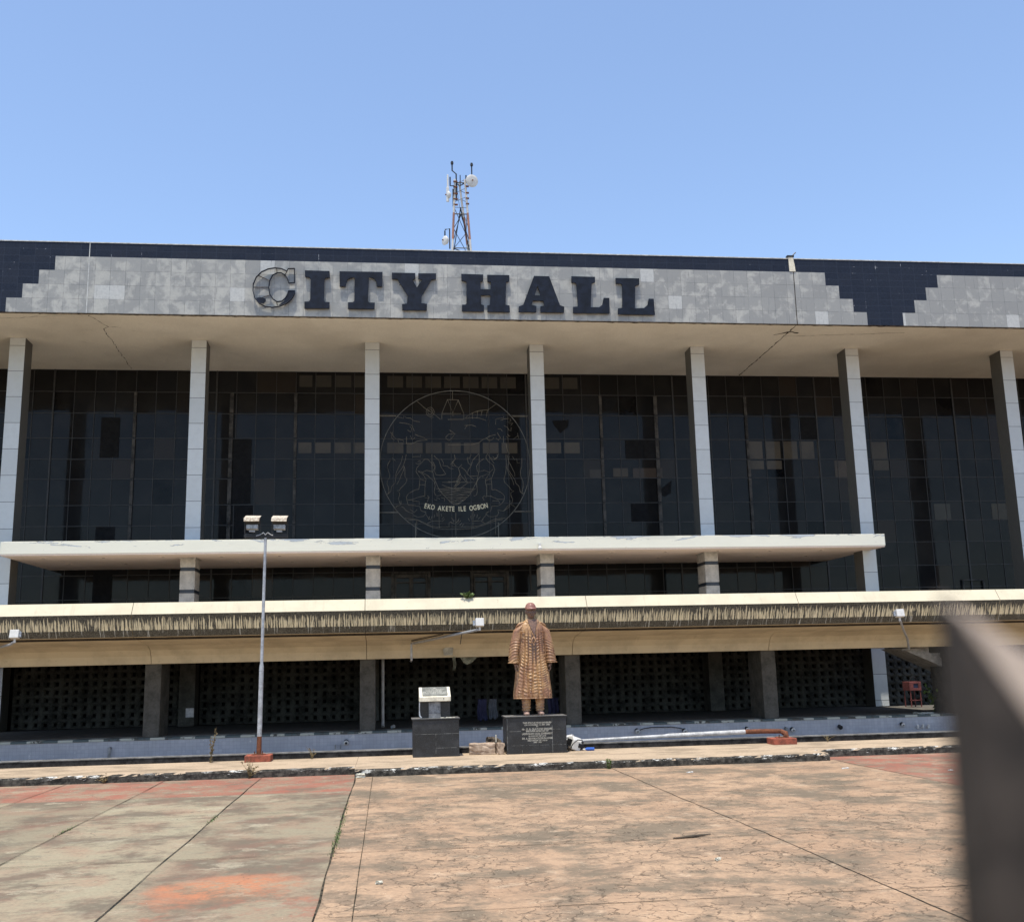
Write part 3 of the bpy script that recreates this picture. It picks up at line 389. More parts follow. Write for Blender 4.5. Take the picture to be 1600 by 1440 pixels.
def m_paving():
    """grey slabs with worn red oxide paint"""
    t = NT('weathered_slab_concrete', .88, .2)
    X = t.xyz()
    cell = t.comb(t.math('FLOOR', t.math('DIVIDE', t.math('ADD', X[0], 2.4), 1.8)), t.math('FLOOR', t.math('DIVIDE', X[1], 6.2)), 0.)
    r = t.white(cell)
    big = t.noise(.5, 5, .6, t.vm('ADD', t.pos, t.vm('MULTIPLY', cell, (3., 5., 0)))); mid = t.noise(1.7, 9, .75, t.scale(t.pos, .8, 1.2, 1)); fine = t.noise(24, 4, .7)
    g = t.mix(r, (.245, .213, .142), (.33, .293, .195))
    g = t.mix(t.mr(t.noise(.8, 10, .72, t.vm('ADD', t.pos, t.vm('MULTIPLY', cell, (3., 5., 0)))), .45, .60, 0, .9), g, (.13, .112, .08))
    g = t.mix(t.mr(mid, .55, .63, 0, .8), g, (.44, .40, .28))
    g = t.mix(t.mr(t.noise(3.4, 8, .78, t.scale(t.pos, .8, 1.2, 1)), .54, .62, 0, .6), g, (.12, .105, .075))
    # red paint: band by the kerb, patch in the slab right of the -2.4 joint
    n = t.noise(1.0, 5, .65, dist=.5)
    band = t.math('ADD', t.mr(X[1], 18.58, 18.62, 0, .62, False), t.math('MULTIPLY', t.mr(n, .2, .8), .35))
    inb = t.math('MULTIPLY', t.mr(X[1], 16.4, 17.6, 0, .42, False), t.math('MULTIPLY', t.math('GREATER_THAN', X[0], -2.4), t.mr(n, .35, .7)))
    dx = t.math('DIVIDE', t.math('ADD', X[0], 1.5), .85); dy = t.math('DIVIDE', t.math('SUBTRACT', X[1], 10.7), 1.1)
    rr = t.math('SQRT', t.math('ADD', t.math('MULTIPLY', dx, dx), t.math('MULTIPLY', dy, dy)))
    patch = t.math('MULTIPLY', t.mr(t.math('ADD', rr, t.math('MULTIPLY', t.math('SUBTRACT', n, .5), 2.2)), 1.15, .3, 0, 1), .9)
    low = t.math('MULTIPLY', t.math('MULTIPLY', t.math('GREATER_THAN', X[0], -2.4), t.mr(X[1], 12.4, 10.0, 0, 1)), t.mr(t.noise(1.3, 5, .7, t.vm('ADD', t.pos, (5., 1., 0))), .46, .62, 0, .7))
    right = t.math('MULTIPLY', t.math('GREATER_THAN', X[0], 8.0), .75)
    k = t.math('MAXIMUM', t.math('MAXIMUM', band, inb), t.math('MAXIMUM', patch, t.math('MAXIMUM', right, low)))
    wear = t.mr(t.noise(1.5, 10, .78, t.vm('ADD', t.pos, (1., 9., 0))), .45, .57)
    k = t.math('MULTIPLY', k, t.math('SUBTRACT', 1., t.math('MULTIPLY', wear, .72)))
    k = t.math('MULTIPLY', k, t.mr(t.noise(9., 5, .8), .34, .5, .55, 1))
    red = t.mix(t.noise(3, 4), (.36, .105, .065), (.27, .115, .08))
    orange = t.mix(patch, red, (.46, .185, .09))
    c = t.mix(t.math('MULTIPLY', k, 1.05, clamp=True), g, orange)
    c = t.mix(t.mr(fine, .35, .7, 0, .3), c, (.11, .09, .07))
    e = t.vor(.9, t.vm('ADD', t.pos, t.vm('MULTIPLY', t.noise(2., 3, color=True), (.5, .5, 0))), 'DISTANCE_TO_EDGE')
    cr = t.math('MULTIPLY', t.mr(e, .006, .002), t.mr(t.noise(.6, 3), .52, .6))
    c = t.mix(t.math('MULTIPLY', cr, .6), c, (.08, .065, .05))
    t.col(c); t.bump(fine, .35, .006); return t.mat
M_PAVE = m_paving()
def m_walk(name, top, topdark):
    t = NT(name, .88, .2)
    big = t.noise(1.3, 9, .75, t.scale(t.pos, .6, 1.2, 1)); fine = t.noise(20, 4, .7)
    c = t.mix(t.mr(big, .45, .62), top, topdark)
    c = t.mix(t.mr(fine, .35, .7, 0, .35), c, tuple(x*.4 for x in topdark))
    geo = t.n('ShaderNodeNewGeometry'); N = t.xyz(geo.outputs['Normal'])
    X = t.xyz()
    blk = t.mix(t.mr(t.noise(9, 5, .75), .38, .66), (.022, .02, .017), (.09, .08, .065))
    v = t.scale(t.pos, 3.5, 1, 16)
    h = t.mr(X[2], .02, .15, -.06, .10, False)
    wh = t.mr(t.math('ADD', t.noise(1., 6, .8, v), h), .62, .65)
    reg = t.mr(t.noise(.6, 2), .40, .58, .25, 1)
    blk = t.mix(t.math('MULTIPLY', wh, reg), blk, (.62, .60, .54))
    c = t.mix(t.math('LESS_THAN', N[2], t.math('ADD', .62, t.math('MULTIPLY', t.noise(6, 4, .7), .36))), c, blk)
    t.col(c); t.bump(fine, .4, .008); return t.mat
M_WALK = m_walk('footway_concrete', (.47, .355, .24), (.28, .215, .145))
M_JOINT = simple('dirt_filled_joint', (.06, .05, .035), .95, .1, var=.5, scale=14)
M_BASE = simple('far_asphalt', (.11, .10, .09), .9, .2, scale=.6)
def m_pool():
    t = NT('blue_mosaic_tile', .45, .4)
    X = t.xyz()
    g = t.math('MAXIMUM', t.line(X[0], .1, .006), t.line(X[2], .1, .006))
    cell = t.comb(t.math('FLOOR', t.math('MULTIPLY', X[0], 10.)), 0., t.math('FLOOR', t.math('MULTIPLY', X[2], 10.)))
    c = t.mix(t.white(cell), (.36, .365, .40), (.43, .43, .46))
    c = t.mix(t.mr(t.noise(1.1, 5, .65), .42, .66, 0, .8), c, (.33, .335, .36))
    c = t.mix(t.mr(t.noise(1., 5, .7, t.scale(t.pos, 5, 1, .9)), .55, .72, 0, .55), c, (.50, .50, .50))
    c = t.mix(t.mr(t.noise(2.5, 4, .7), .66, .70, 0, .8), c, (.55, .54, .52))
    t.col(t.mix(t.math('MULTIPLY', g, .3), c, (.09, .10, .12))); return t.mat
M_POOL = m_pool()
def m_ledge():
    t = NT('pale_and_dark_ledge_tile', .5, .35)
    X = t.xyz()
    u = t.math('FRACT', t.math('DIVIDE', X[0], .82))
    k = t.math('LESS_THAN', u, .48)
    c = t.mix(k, (.07, .095, .10), (.40, .41, .36))
    c = t.mix(t.mr(t.noise(2.6, 4, .7), .52, .6), c, (.055, .055, .05))
    t.col(c); return t.mat
M_LEDGE = m_ledge()
M_RIMTOP = simple('pool_rim_coping', (.16, .155, .145), .7, .3, var=.3)
M_RIMF = simple('pool_rim_black', (.03, .028, .027), .8, .2, var=.4)
def m_granite(name, g=.012):
    t = NT(name, .32, .45)
    sp = t.noise(60, 2, .7); n = t.noise(3, 5, .6)
    c = t.mix(t.mr(sp, .5, .75), (g, g*1.02, g*1.1), (.045, .045, .05))
    c = t.mix(t.mr(n, .45, .7, 0, .5), c, (.05, .05, .05))
    geo = t.n('ShaderNodeNewGeometry'); N = t.xyz(geo.outputs['Normal'])
    dust = t.mix(t.mr(t.noise(5, 5, .65), .4, .6), (.13, .125, .12), (.22, .21, .19))
    c = t.mix(t.math('MULTIPLY', t.mr(N[2], .5, .9), .9), c, dust)
    t.col(c); t.rough(t.mr(n, .3, .7, .28, .5)); return t.mat
M_GRAN = m_granite('black_granite')
M_GROUT = simple('white_grout', (.16, .16, .15), .8, .2, var=.5, scale=9)
M_STEEL = simple('galvanised_steel', (.42, .43, .44), .5, .4, metal=.35, var=.15, scale=12)
def m_rust(name, a=(.19, .07, .035), b=(.08, .035, .02)):
    return simple(name, a, .85, .2, var=.1, tint=b, scale=14, bump=.4)
M_RUST = m_rust('rusty_steel')
M_REDC = simple('red_painted_concrete', (.36, .10, .06), .85, .2, tint=(.17, .06, .04), var=.1, scale=9, bump=.4)
M_BLK = simple('black_metal', (.014, .014, .015), .5, .4, var=.3)
M_FALLEN = simple('chalky_grey_pole_paint', (.50, .49, .47), .6, .3, var=.2, scale=5)
M_LIGHTBOX = simple('pale_enamel', (.62, .60, .56), .45, .4, var=.06)
M_HOOD = simple('bleached_hood_paint', (.66, .60, .48), .6, .3, var=.12, tint=(.30,.22,.15), scale=26)
M_GEAR = simple('dull_aluminium', (.36, .36, .36), .4, .5, metal=.5, var=.25, scale=20)
M_BRONZE = None
def m_bronze(name, a, b, d):
    t = NT(name, .42, .5, .0)
    n = t.noise(3.2, 5, .62); n2 = t.noise(26, 4, .7)
    c = t.mix(t.mr(n, .38, .64), a, b)
    c = t.mix(t.mr(n2, .42, .66, 0, .55), c, d)
    t.col(c); t.bump(n2, .35, .006); return t.mat
M_ROBE = m_bronze('bronze_painted_robe', (.50, .295, .135), (.30, .15, .08), (.09, .045, .03))
M_SKIN = m_bronze('dark_bronze', (.20, .115, .075), (.13, .072, .05), (.04, .02, .016))
M_CAP = m_bronze('reddish_bronze_cap', (.32, .155, .11), (.25, .105, .08), (.12, .045, .035))
M_FOOT = m_bronze('pale_worn_bronze', (.55, .36, .27), (.42, .25, .18), (.18, .1, .07))
M_SIGN = simple('dark_blue_sign_paint', (.009, .013, .024), .55, .2, var=.25, scale=5)
M_SIGNEDGE = simple('sign_return_metal', (.10, .10, .095), .6, .4, var=.4)
M_WIRE = simple('brass_rod', (.15, .135, .105), .5, .5, metal=.3, var=.2)
M_WIRE2 = simple('dull_thin_rod', (.22, .19, .14), .55, .4, metal=.3, var=.2)
M_TXT = simple('gold_letter_rod', (.66, .58, .38), .5, .4, var=.1)
M_PLQ = simple('grey_engraved_plaque', (.17, .17, .145), .5, .4, var=.2)
M_ENGR = simple('pale_engraving', (.42, .40, .34), .6, .3)
M_CREAMC = simple('cream_plaster', (.72, .66, .52), .8, .2, var=.12)
M_MAR = simple('grey_marble', (.20, .20, .20), .5, .35, var=.3, scale=9)
M_RUB = simple('rubble_concrete', (.40, .31, .23), .9, .15, tint=(.24, .17, .12), scale=7, bump=.6, bd=.01)
M_STONE = simple('pale_stone', (.55, .52, .42), .9, .15)
M_RUBD = simple('dark_rock', (.10, .08, .06), .9, .15)
M_LEAF = simple('green_leaf', (.07, .12, .03), .6, .3, tint=(.11, .13, .045), bump=0)
M_DRY = simple('dry_weed', (.23, .17, .085), .8, .2, tint=(.13, .10, .05), bump=0)
M_REDP = simple('faded_red_paint', (.19, .06, .055), .6, .3, var=.2)
M_NAVY = simple('navy_panel', (.02, .025, .06), .4, .4)
M_PVC = simple('grey_plastic_pipe', (.28, .28, .27), .6, .3)
M_CLOTH1 = simple('navy_cloth', (.035, .035, .07), .9, .1)
M_CLOTH2 = simple('grey_cloth', (.10, .105, .12), .9, .1)
M_RAG = simple('weathered_tarpaulin', (.20, .20, .15), .9, .1, var=.3)
M_PEEL = simple('peeling_grey_paint', (.42, .41, .36), .8, .2)
M_BLUEP = simple('blue_plastic', (.04, .12, .45), .4, .4)
M_FENCE = simple('black_fence_paint', (.045, .035, .027), .6, .35, var=.3, scale=120)
M_FTIP = simple('rusted_fence_edge', (.46, .37, .29), .7, .3, tint=(.34, .26, .20), var=.1, scale=60)
M_MASTR = simple('faded_orange_mast_paint', (.36, .17, .11), .7, .3, tint=(.24, .13, .10), scale=2)
M_MASTW = simple('faded_white_mast_paint', (.55, .52, .48), .7, .3, scale=2)
M_TDECK = simple('pale_bounce_sheet', (.46, .42, .35), .9, .1)
M_DISH = simple('white_antenna_dome', (.62, .60, .56), .6, .3, var=.06)
# ================================================================ setting
def sheet(name, x0, x1, y0, y1, z, mat, kind='structure'):
    b = MB(); b.add([(x0,y0,z),(x1,y0,z),(x1,y1,z),(x0,y1,z)], [(0,1,2,3)])
    o = b.build(name, mat, fix=False); return tag(o, kind=kind)
b = MB(); b.add([(-600,-600,-1.2),(600,-600,-1.2),(600,600,-1.2),(-600,600,-1.2)], [(0,1,2,3)]); tag(b.build('ground', M_BASE, fix=False), kind='structure')
def slab(name, x0, x1, y0, y1, z0, z1, mat, bevel=0):
    b = MB(); b.box(x0, x1, y0, y1, z0, z1); o = b.build(name, mat, bevel=bevel); return tag(o, kind='structure')
slab('forecourt_paving', -60, 75, -60, 23.0, -1.3, 0.0, M_PAVE)
sheet('stamped_paving', -.6, 8.85, -60, 20.9, .006, M_STAMP)
# joints as thin dirt-filled strips
b = MB()
def strip(b, p, q, wd, z, jit=.01, n=40):
    p = Vector(p); q = Vector(q); d = (q-p).normalized(); a = Vector((-d.y, d.x))
    L = []; R = []
    off = 0
    for i in range(n+1):
        c = p.lerp(q, i/n); off = off*.8+random.uniform(-jit, jit)
        ww = wd*random.uniform(.45, 1.3)
        L.append((*(c+a*(off+ww/2)), z)); R.append((*(c+a*(off-ww/2)), z))
    k = n+1
    b.add(L+R, [(i+1, i, k+i, k+i+1) for i in range(n)])
for x in (-2.4, -4.2, -6.0, -7.8, -9.6, -11.4): strip(b, (x, -4), (x, 21.4), .013, .010)
for y in (12.42, 16.05, 6.2): strip(b, (-14, y), (-.62, y), .014, .0102)
strip(b, (-.6, -4), (-.6, 21.3), .022, .0104); 
strip(b, (-.28, -4), (-.28, 20.7), .010, .0106, .003)
for y in (12.4, 9.3, 6.2, 16.6): strip(b, (-.6, y), (8.85, y), .010, .0108, .004)
strip(b, (4.4, -4), (4.4, 12.4), .015, .011); strip(b, (4.4, 12.4), (4.3, 20.7), .012, .011)
strip(b, (8.85, -4), (8.85, 20.7), .02, .0112); strip(b, (8.85, 16.4), (20, 16.4), .01, .0114)
tag(b.build('paving_joints', M_JOINT, fix=False), kind='structure')
# raised footway with its kerb: left, projecting centre, right
def kerb_outline(x0, x1, yf, yb, name):
    b = MB(); r = random.Random(3)
    n = int((x1-x0)/.12); prof = [(0, 0), (.006, .05), (.012, .11), (.05, .148), (.35, .15), (yb-yf, .15)]
    rows = []
    for i in range(n+1):
        x = x0+(x1-x0)*i/n; j = [r.uniform(-.008, .008) for _ in range(4)]
        rows.append([(x, yf+p[0]+(j[k % 4] if 0 < k < 4 else 0), p[1]+(j[(k+1) % 4]*.7 if 0 < k < 4 else 0)) for k, p in enumerate(prof)])
    m_ = len(prof); vs = [v for rr in rows for v in rr]
    fs = [(i*m_+k, (i+1)*m_+k, (i+1)*m_+k+1, i*m_+k+1) for i in range(n) for k in range(m_-1)]
    b.add(vs, fs)
    b.add([(x0,yf,0),(x0,yf+.01,.11),(x0,yf+.05,.148),(x0,yb,.15),(x0,yb,0)], [(0,1,2,3,4)])
    b.add([(x1,yf,0),(x1,yf+.01,.11),(x1,yf+.05,.148),(x1,yb,.15),(x1,yb,0)], [(4,3,2,1,0)])
    return tag(b.build(name, M_WALK, fix=False), kind='structure')
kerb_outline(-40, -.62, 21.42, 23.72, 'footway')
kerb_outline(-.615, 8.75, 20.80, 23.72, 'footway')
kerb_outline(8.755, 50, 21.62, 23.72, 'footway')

# ================================================================ drained pool
pool = thing('fountain_pool', (3, 27, 0), 'long drained fountain pool with blue mosaic wall and black rim in front of the building', 'fountain pool')
b = MB(); b.box(-40, 50, 23.73, 24.02, -.5, .259, 0); b.box(-40, 50, 23.72, 24.05, .261, .277, 1)
b.build('rim', [M_RIMF, M_RIMTOP], pool)
b = MB(); b.box(-40, 50, 31.2, 31.5, -.62, .20); b.build('tiled_wall', M_POOL, pool)
b = MB(); b.box(-40, 50, 31.17, 31.62, .203, .262); b.build('tiled_ledge', M_LEDGE, pool)
b = MB(); b.box(-40, 50, 24.03, 31.19, -.7, -.5); b.build('basin_floor', M_WALK, pool)
for x, z, r, dk in ((7.27,.06,.062,0),(8.7,.02,.062,0),(10.6,.02,.055,0),(12.0,-.04,.06,0),(13.48,-.01,.06,1),(15.45,.01,.055,0),(-1.16,.0,.065,2)):
    b = MB(); b.tube([(x, 31.19, z), (x, 31.08, z-.03)], [r, r*.9], 12, 0)
    b.tube([(x, 31.08, z-.03), (x, 31.05, z-.04)], [r*1.1, r*.75], 12, 1)
    b.tube([(x, 31.052, z-.038), (x, 31.045, z-.04)], [r*.6, r*.5], 10, 2)
    b.build('pool_light', [M_BLK, M_BLK if dk == 1 else M_LIGHTBOX, M_BLK if dk else M_GEAR], pool)
for x, z in ((-7.62,-.11),(11.8,-.14),(-1.46,-.14),(-1.32,-.14)):
    b = MB(); L = .13 if x in (-7.62, 11.8) else .05
    b.tube([(x, 31.19, z+L), (x, 31.1, z+L), (x, 31.08, z-L)], .04 if L > .1 else .02, 8); b.build('water_pipe', M_PVC, pool)
for i in range(3):
    b = MB(); b.tube([(15.93+i*.17, 31.19, -.12), (15.93+i*.17, 31.12, -.12), (15.93+i*.17, 31.11, -.02)], .03, 8); b.build('water_pipe', M_LIGHTBOX, pool)
b = MB(); b.tube([(7.3, 31.12, .05), (7.45, 31.13, .10), (7.7, 31.14, .135), (8.3, 31.14, .13), (8.55, 31.13, .09), (8.68, 31.1, .05)], .012, 5); b.build('cable', M_BLK, pool)

# ================================================================ city hall
hall = thing('civic_building', (5.5, 45, 0), 'long modernist city hall with grey tiled fascia, slender columns and dark glazing', 'building')
FY, ZS, ZT = 33.65, 13.44, 15.84
X0, X1 = -42, 60
# roof slab and soffit
b = MB(); b.box(X0, X1, FY+.07, 62, ZS+.06, ZT-.06); b.build('roof', M_SLAB, hall)
b = MB(); b.box(X0, X1, FY+.04, 40.6, ZS, ZS+.057); b.build('soffit', M_SOFFIT, hall)
# fascia rows
def light_spans(r):     # r = 0 bottom .. 3
    s = .476*r
    base = [(-12.1+s, 16.77-s), (18.10+s, 47.-s), (-42., -13.3-s)]
    return [(max(X0, a), min(X1, c)) for a, c in base]
g = MB(); k = MB()
for r in range(5):
    z0 = ZS+.48*r; z1 = z0+.48
    sp = sorted(light_spans(r)) if r < 4 else []
    x = X0
    for a, c in sp:
        if a > x: k.box(x, a, FY+.003, FY+.068, z0, z1)
        g.box(a, c, FY, FY+.068, z0, z1); x = c
    if x < X1: k.box(x, X1, FY+.003, FY+.068, z0, z1)
g.build('grey_tile_facing', M_GREY, hall); k.build('black_tile_facing', M_BLACK, hall)
b = MB(); b.box(X0, X1, FY-.012, FY+.5, ZT, ZT+.03); b.build('roof_flashing', M_FLASH, hall)
b = MB(); n = 500; r_ = random.Random(5)
pr = []
for i in range(n+1):
    x = -22+(60)*i/n; d = r_.uniform(.0, .05)*(1 if r_.random() < .6 else .3)
    pr.append((x, d))
for i in range(n):
    x, d = pr[i]; x2, d2 = pr[i+1]
    b.add([(x, FY-.002, ZS+.012), (x2, FY-.002, ZS+.012), (x2, FY+.02+d2, ZS-.006-d2*.7), (x, FY+.02+d, ZS-.006-d*.7), (x, FY+.12+d, ZS-.002), (x2, FY+.12+d2, ZS-.002)], [(0,1,2,3), (3,2,5,4)])
b.build('broken_soffit_edge', M_LIP, hall, fix=False)
for x in (-9.62, 14.19):
    b = MB(); b.box(x-.012, x+.012, FY-.006, FY+.0, ZS, ZT); b.build('expansion_joint', M_FLASH if x < 0 else M_CRACK, hall)
b = MB()
b.add([(14.05,FY-.02,15.37),(14.27,FY-.02,15.37),(14.25,FY-.02,15.62),(14.21,FY-.02,15.9),(14.04,FY-.02,15.9),(14.05,FY+.04,15.37),(14.27,FY+.04,15.37),(14.25,FY+.04,15.62),(14.21,FY+.04,15.9),(14.04,FY+.04,15.9)], [(0,1,2,3,4),(4,3,8,9),(3,2,7,8),(2,1,6,7),(0,4,9,5)])
b.build('joint_cover', M_CREAMC, hall)
b = MB(); b.box(14.0, 14.25, FY-.03, FY+.12, 15.91, 15.97); b.tube([(14.2,FY,15.97),(14.33,FY,16.09)], .02, 5); b.build('cap_block', M_BLK, hall)
# soffit cracks
def crack(pts, wd=.03, z=ZS-.004, seed=1, jit=.12):
    b = MB(); r = random.Random(seed); P = []
    for i in range(len(pts)-1):
        p = Vector(pts[i]); q = Vector(pts[i+1]); n = max(3, int((q-p).length/.15))
        for j in range(n): P.append(p.lerp(q, j/n)+Vector((r.uniform(-jit, jit)*.35, r.uniform(-jit, jit)*.35)))
    P.append(Vector(pts[-1]))
    for i in range(len(P)-1):
        d = P[i+1]-P[i]; a = Vector((-d.y, d.x)).normalized()*wd*r.uniform(.3, 1.)*.5
        b.add([(*(P[i]-a), z), (*(P[i]+a), z), (*(P[i+1]+a), z), (*(P[i+1]-a), z)], [(0,1,2,3)])
    b.build('soffit_crack', M_CRACK, hall, fix=False)
crack([(-9.62, 33.8), (-9.3, 35.0), (-9.5, 35.4), (-9.7, 40.1)], .03, seed=2)
crack([(-9.3, 35.0), (-8.9, 35.1)], .025, seed=3)
crack([(-13.5, 34.2), (-12, 34.25), (-10.6, 33.9), (-9.6, 33.9)], .025, seed=4)
crack([(14.19, 33.75), (14.25, 36.5), (14.3, 40.2)], .055, seed=5, jit=.05)
crack([(14.2, 35.0), (15.8, 34.8), (18.5, 34.4)], .03, seed=6)
crack([(13.8, 34.9), (14.25, 34.5), (14.6, 34.6)], .12, seed=7)
# columns
CX = [-.52+6.0*k for k in range(-5, 9)]
def column_mesh():
    b = MB(); b.box(-.26, .26, 36.36, 37.1, ZS-.28, ZS-.002, 0)
    b.box(-.245, .245, 36.375, 37.09, .3, ZS-.28, 0); return b
def tall(x, first=[None]):
    if first[0] is None:
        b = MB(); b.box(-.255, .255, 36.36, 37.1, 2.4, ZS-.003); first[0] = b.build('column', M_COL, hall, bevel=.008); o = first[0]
        o.location = (x, 0, 0); return o
    if -10 < x < 15:
        if len(first) < 2:
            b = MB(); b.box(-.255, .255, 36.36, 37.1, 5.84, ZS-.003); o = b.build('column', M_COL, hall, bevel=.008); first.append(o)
        else: o = first[1].copy(); col.objects.link(o)
    else: o = first[0].copy(); col.objects.link(o)
    o.location = (x, 0, 0); return o
XC = [-30.6, -24.6, -18.6, -12.6, -6.54, -.53, 5.38, 11.39, 17.38, 23.60, 29.5, 35.5, 41.5, 47.5]
for x in XC: tall(x)
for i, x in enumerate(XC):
    b = MB(); b.box(x-.255, x+.255, 36.36, 37.1, .3, 2.398); b.build('column_foot', M_COL if x > 17 or x < -12 else M_PIL, hall, bevel=.008)  # dark feet: undercroft shade put into the colour; outer ones keep the cladding
low0 = None
for x in (-6.62, -.46, 5.56, 11.46):
    if low0 is None:
        b = MB()
        for i, (za, zb, mi) in enumerate(((3.9,4.62,0),(4.62,4.74,1),(4.74,5.36,0),(5.36,5.48,1),(5.48,5.78,0))):
            ins = 0 if mi == 0 else .012
            b.box(-.27+ins, .22-ins, 36.28+ins, 37.2, za, zb, mi)
        b.box(-.31, .26, 36.22, 37.2, 5.782, 5.808, 0)
        low0 = b.build('clad_pier', [M_LCOL, M_LBAND], hall, bevel=.006); low0.location = (x, 0, 0)
    else:
        o = low0.copy(); col.objects.link(o); o.location = (x, 0, 0)
# curtain wall, bay by bay
GY = 40.3
ROWS = [13.44,12.58,11.74,10.77,9.96,9.2,8.21,7.43,6.55,5.6,4.72,3.9]
DARK = (.012,.0115,.0115); TAN = (.085,.07,.052); BRN = (.028,.022,.018); VOID = (.002,.002,.003); GRY = (.055,.05,.042)
# windows seen in the glass, painted as tan pane patches: (x0, x1, z0, z1, tone)
glass_views = []
for a, c in ((-3.4,-2.9),(-2.78,-2.17),(-2.04,-1.4),(-1.3,-.85)): glass_views.append((a, c, 12.83, 13.3, GRY)); glass_views.append((a, c, 10.2, 10.62, TAN))
for i in range(7):
    a = .0+i*.745; glass_views.append((a, a+.62, 12.83, 13.3, GRY)); glass_views.append((a, a+.62, 10.2, 10.62, (.085,.07,.052)))
for i in range(3):
    a = 5.45+i*.75; glass_views.append((a, a+.64, 12.83, 13.3, GRY)); glass_views.append((a, a+.64, 10.2, 10.64, (.09,.075,.055)))
for a in (14.5, 15.25, 15.97, 16.68, 17.42): glass_views.append((a, a+.6, 9.98, 10.7, TAN))
for a in (14.5, 15.25): glass_views.append((a, a+.62, 9.55, 9.9, TAN))
for a in (17.42, 18.1): glass_views.append((a, a+.6, 9.22, 9.9, (.08,.062,.045)))
glass_views += [(19.7,20.4,9.98,10.68,(.075,.062,.045)),(19.78,20.42,9.5,9.92,(.075,.062,.045)),
 (7.95,8.5,9.2,9.55,(.06,.05,.04)),(9.7,10.9,9.2,9.6,(.06,.045,.035)),(8.9,9.5,9.25,9.6,(.07,.055,.04)),
 (-5.85,-5.1,9.3,9.75,(.045,.04,.034)),(22.2,22.9,7.45,8.1,(.06,.055,.045)),(24.7,25.5,7.45,8.1,(.07,.06,.045))]
brown = {(-2,1,2),(-1,0,2),(-2,3,4),(-2,4,4),(3,5,4),(3,4,4),(2,4,2),(1,7,3),(0,1,2)}
rg = random.Random(11)
def curtain(kbay):
    xa = CX[0]+6.0*kbay; xb = xa+6.0
    me = D.meshes.new('glazing'); vs = []; fs = []; tones = []
    root = None
    for ri in range(len(ROWS)-1):
        zt, zb = ROWS[ri], ROWS[ri+1]
        for c in range(8):
            x0 = xa+.75*c; x1 = x0+.75
            j = [rg.uniform(-.0035, .0035) for _ in range(3)]
            b0 = len(vs)
            vs += [(x0, GY+j[0], zb), (x1, GY+j[1], zb), (x1, GY+j[1]+j[2], zt), (x0, GY+j[0]+j[2], zt)]
            fs.append((b0, b0+1, b0+2, b0+3))
            u = rg.random()
            tone = DARK
            if u < .10: tone = (.017,.015,.014)
            elif u < .17: tone = BRN if rg.random() < .6 else (.022,.02,.018)
            elif u < .21: tone = VOID
            elif u < .40: tone = (.014,.014,.015)
            tones.append(tone)
    for (a, c, z0, z1, tn) in glass_views:
        if a < xa or a >= xb: continue
        c = min(c, xb); b0 = len(vs)
        vs += [(a, GY-.012, z0), (c, GY-.012, z0), (c, GY-.012, z1), (a, GY-.012, z1)]; fs.append((b0, b0+1, b0+2, b0+3)); tones.append(tn)
    me.from_pydata(vs, [], fs); me.materials.append(M_GLASS)
    ca = me.color_attributes.new('tone', 'FLOAT_COLOR', 'CORNER')
    for p, t in zip(me.polygons, tones):
        for li in p.loop_indices: ca.data[li].color = (*t, 1)
    bm_ = MB()
    for ri, z in enumerate(ROWS):
        bm_.box(xa, xb, GY-.022, GY+.03, z-.014, z+.014)
    for c in range(8):
        x = xa+.75*c
        if c == 0: bm_.box(x-.03, x+.03, GY-.05, GY+.03, 3.9, ZS)
        else: bm_.box(x-.012, x+.012, GY-.026, GY+.028, 3.9, ZS)
    fr = bm_.build('window', M_MULL, hall)
    o = D.objects.new('window_glass', me); col.objects.link(o); attach(o, fr)
    if abs(xa+.52) < .1 or xa > 17: return fr
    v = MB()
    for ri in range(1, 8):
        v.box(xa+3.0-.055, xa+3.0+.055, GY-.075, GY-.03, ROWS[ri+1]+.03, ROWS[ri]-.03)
    v.build('mullion_and_reflection_strip', M_MULLV, fr)
    for xm in ((.58,) if abs(xa+6.52) < .1 else (5.25,) if abs(xa-5.48) < .1 else ()):  # column reflections built as brown strips on the glazing
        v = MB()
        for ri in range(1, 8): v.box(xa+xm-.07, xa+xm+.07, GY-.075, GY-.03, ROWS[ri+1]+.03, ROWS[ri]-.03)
        v.build('mullion_and_reflection_strip', M_MULLV, fr)
    return fr
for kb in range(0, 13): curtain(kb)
# missing panes and broken holes
def hole(pts, y=GY-.03, parent=hall):
    b = MB(); b.prism(pts, 'y', y, y+.004); b.build('broken_pane', M_INT, parent)
hole([(6.52,11.52),(7.18,11.55),(7.15,11.28),(6.83,11.02),(6.6,11.33)])
hole([(8.55,12.5),(9.0,12.42),(9.2,12.5),(9.1,12.1),(8.9,11.95),(8.62,12.0)])
hole([(11.0,8.9),(11.25,9.1),(11.2,8.6),(10.95,8.45),(10.75,8.6),(10.8,8.75)], GY-.034)
for (xc, za, zb) in ((9.78, 9.96, 10.77), (10.5, 9.96, 10.77), (17.13, 10.77, 11.74), (-10.4, 4.0, 7.43), (9.9, 7.43, 8.2), (-5.5, 8.21, 10.77), (-5.4, 6.55, 8.21), (-10.4, 10.0, 11.6)):
    hole([(xc-.34, za+.03), (xc+.34, za+.03), (xc+.34, zb-.03), (xc-.34, zb-.03)], GY-.031)
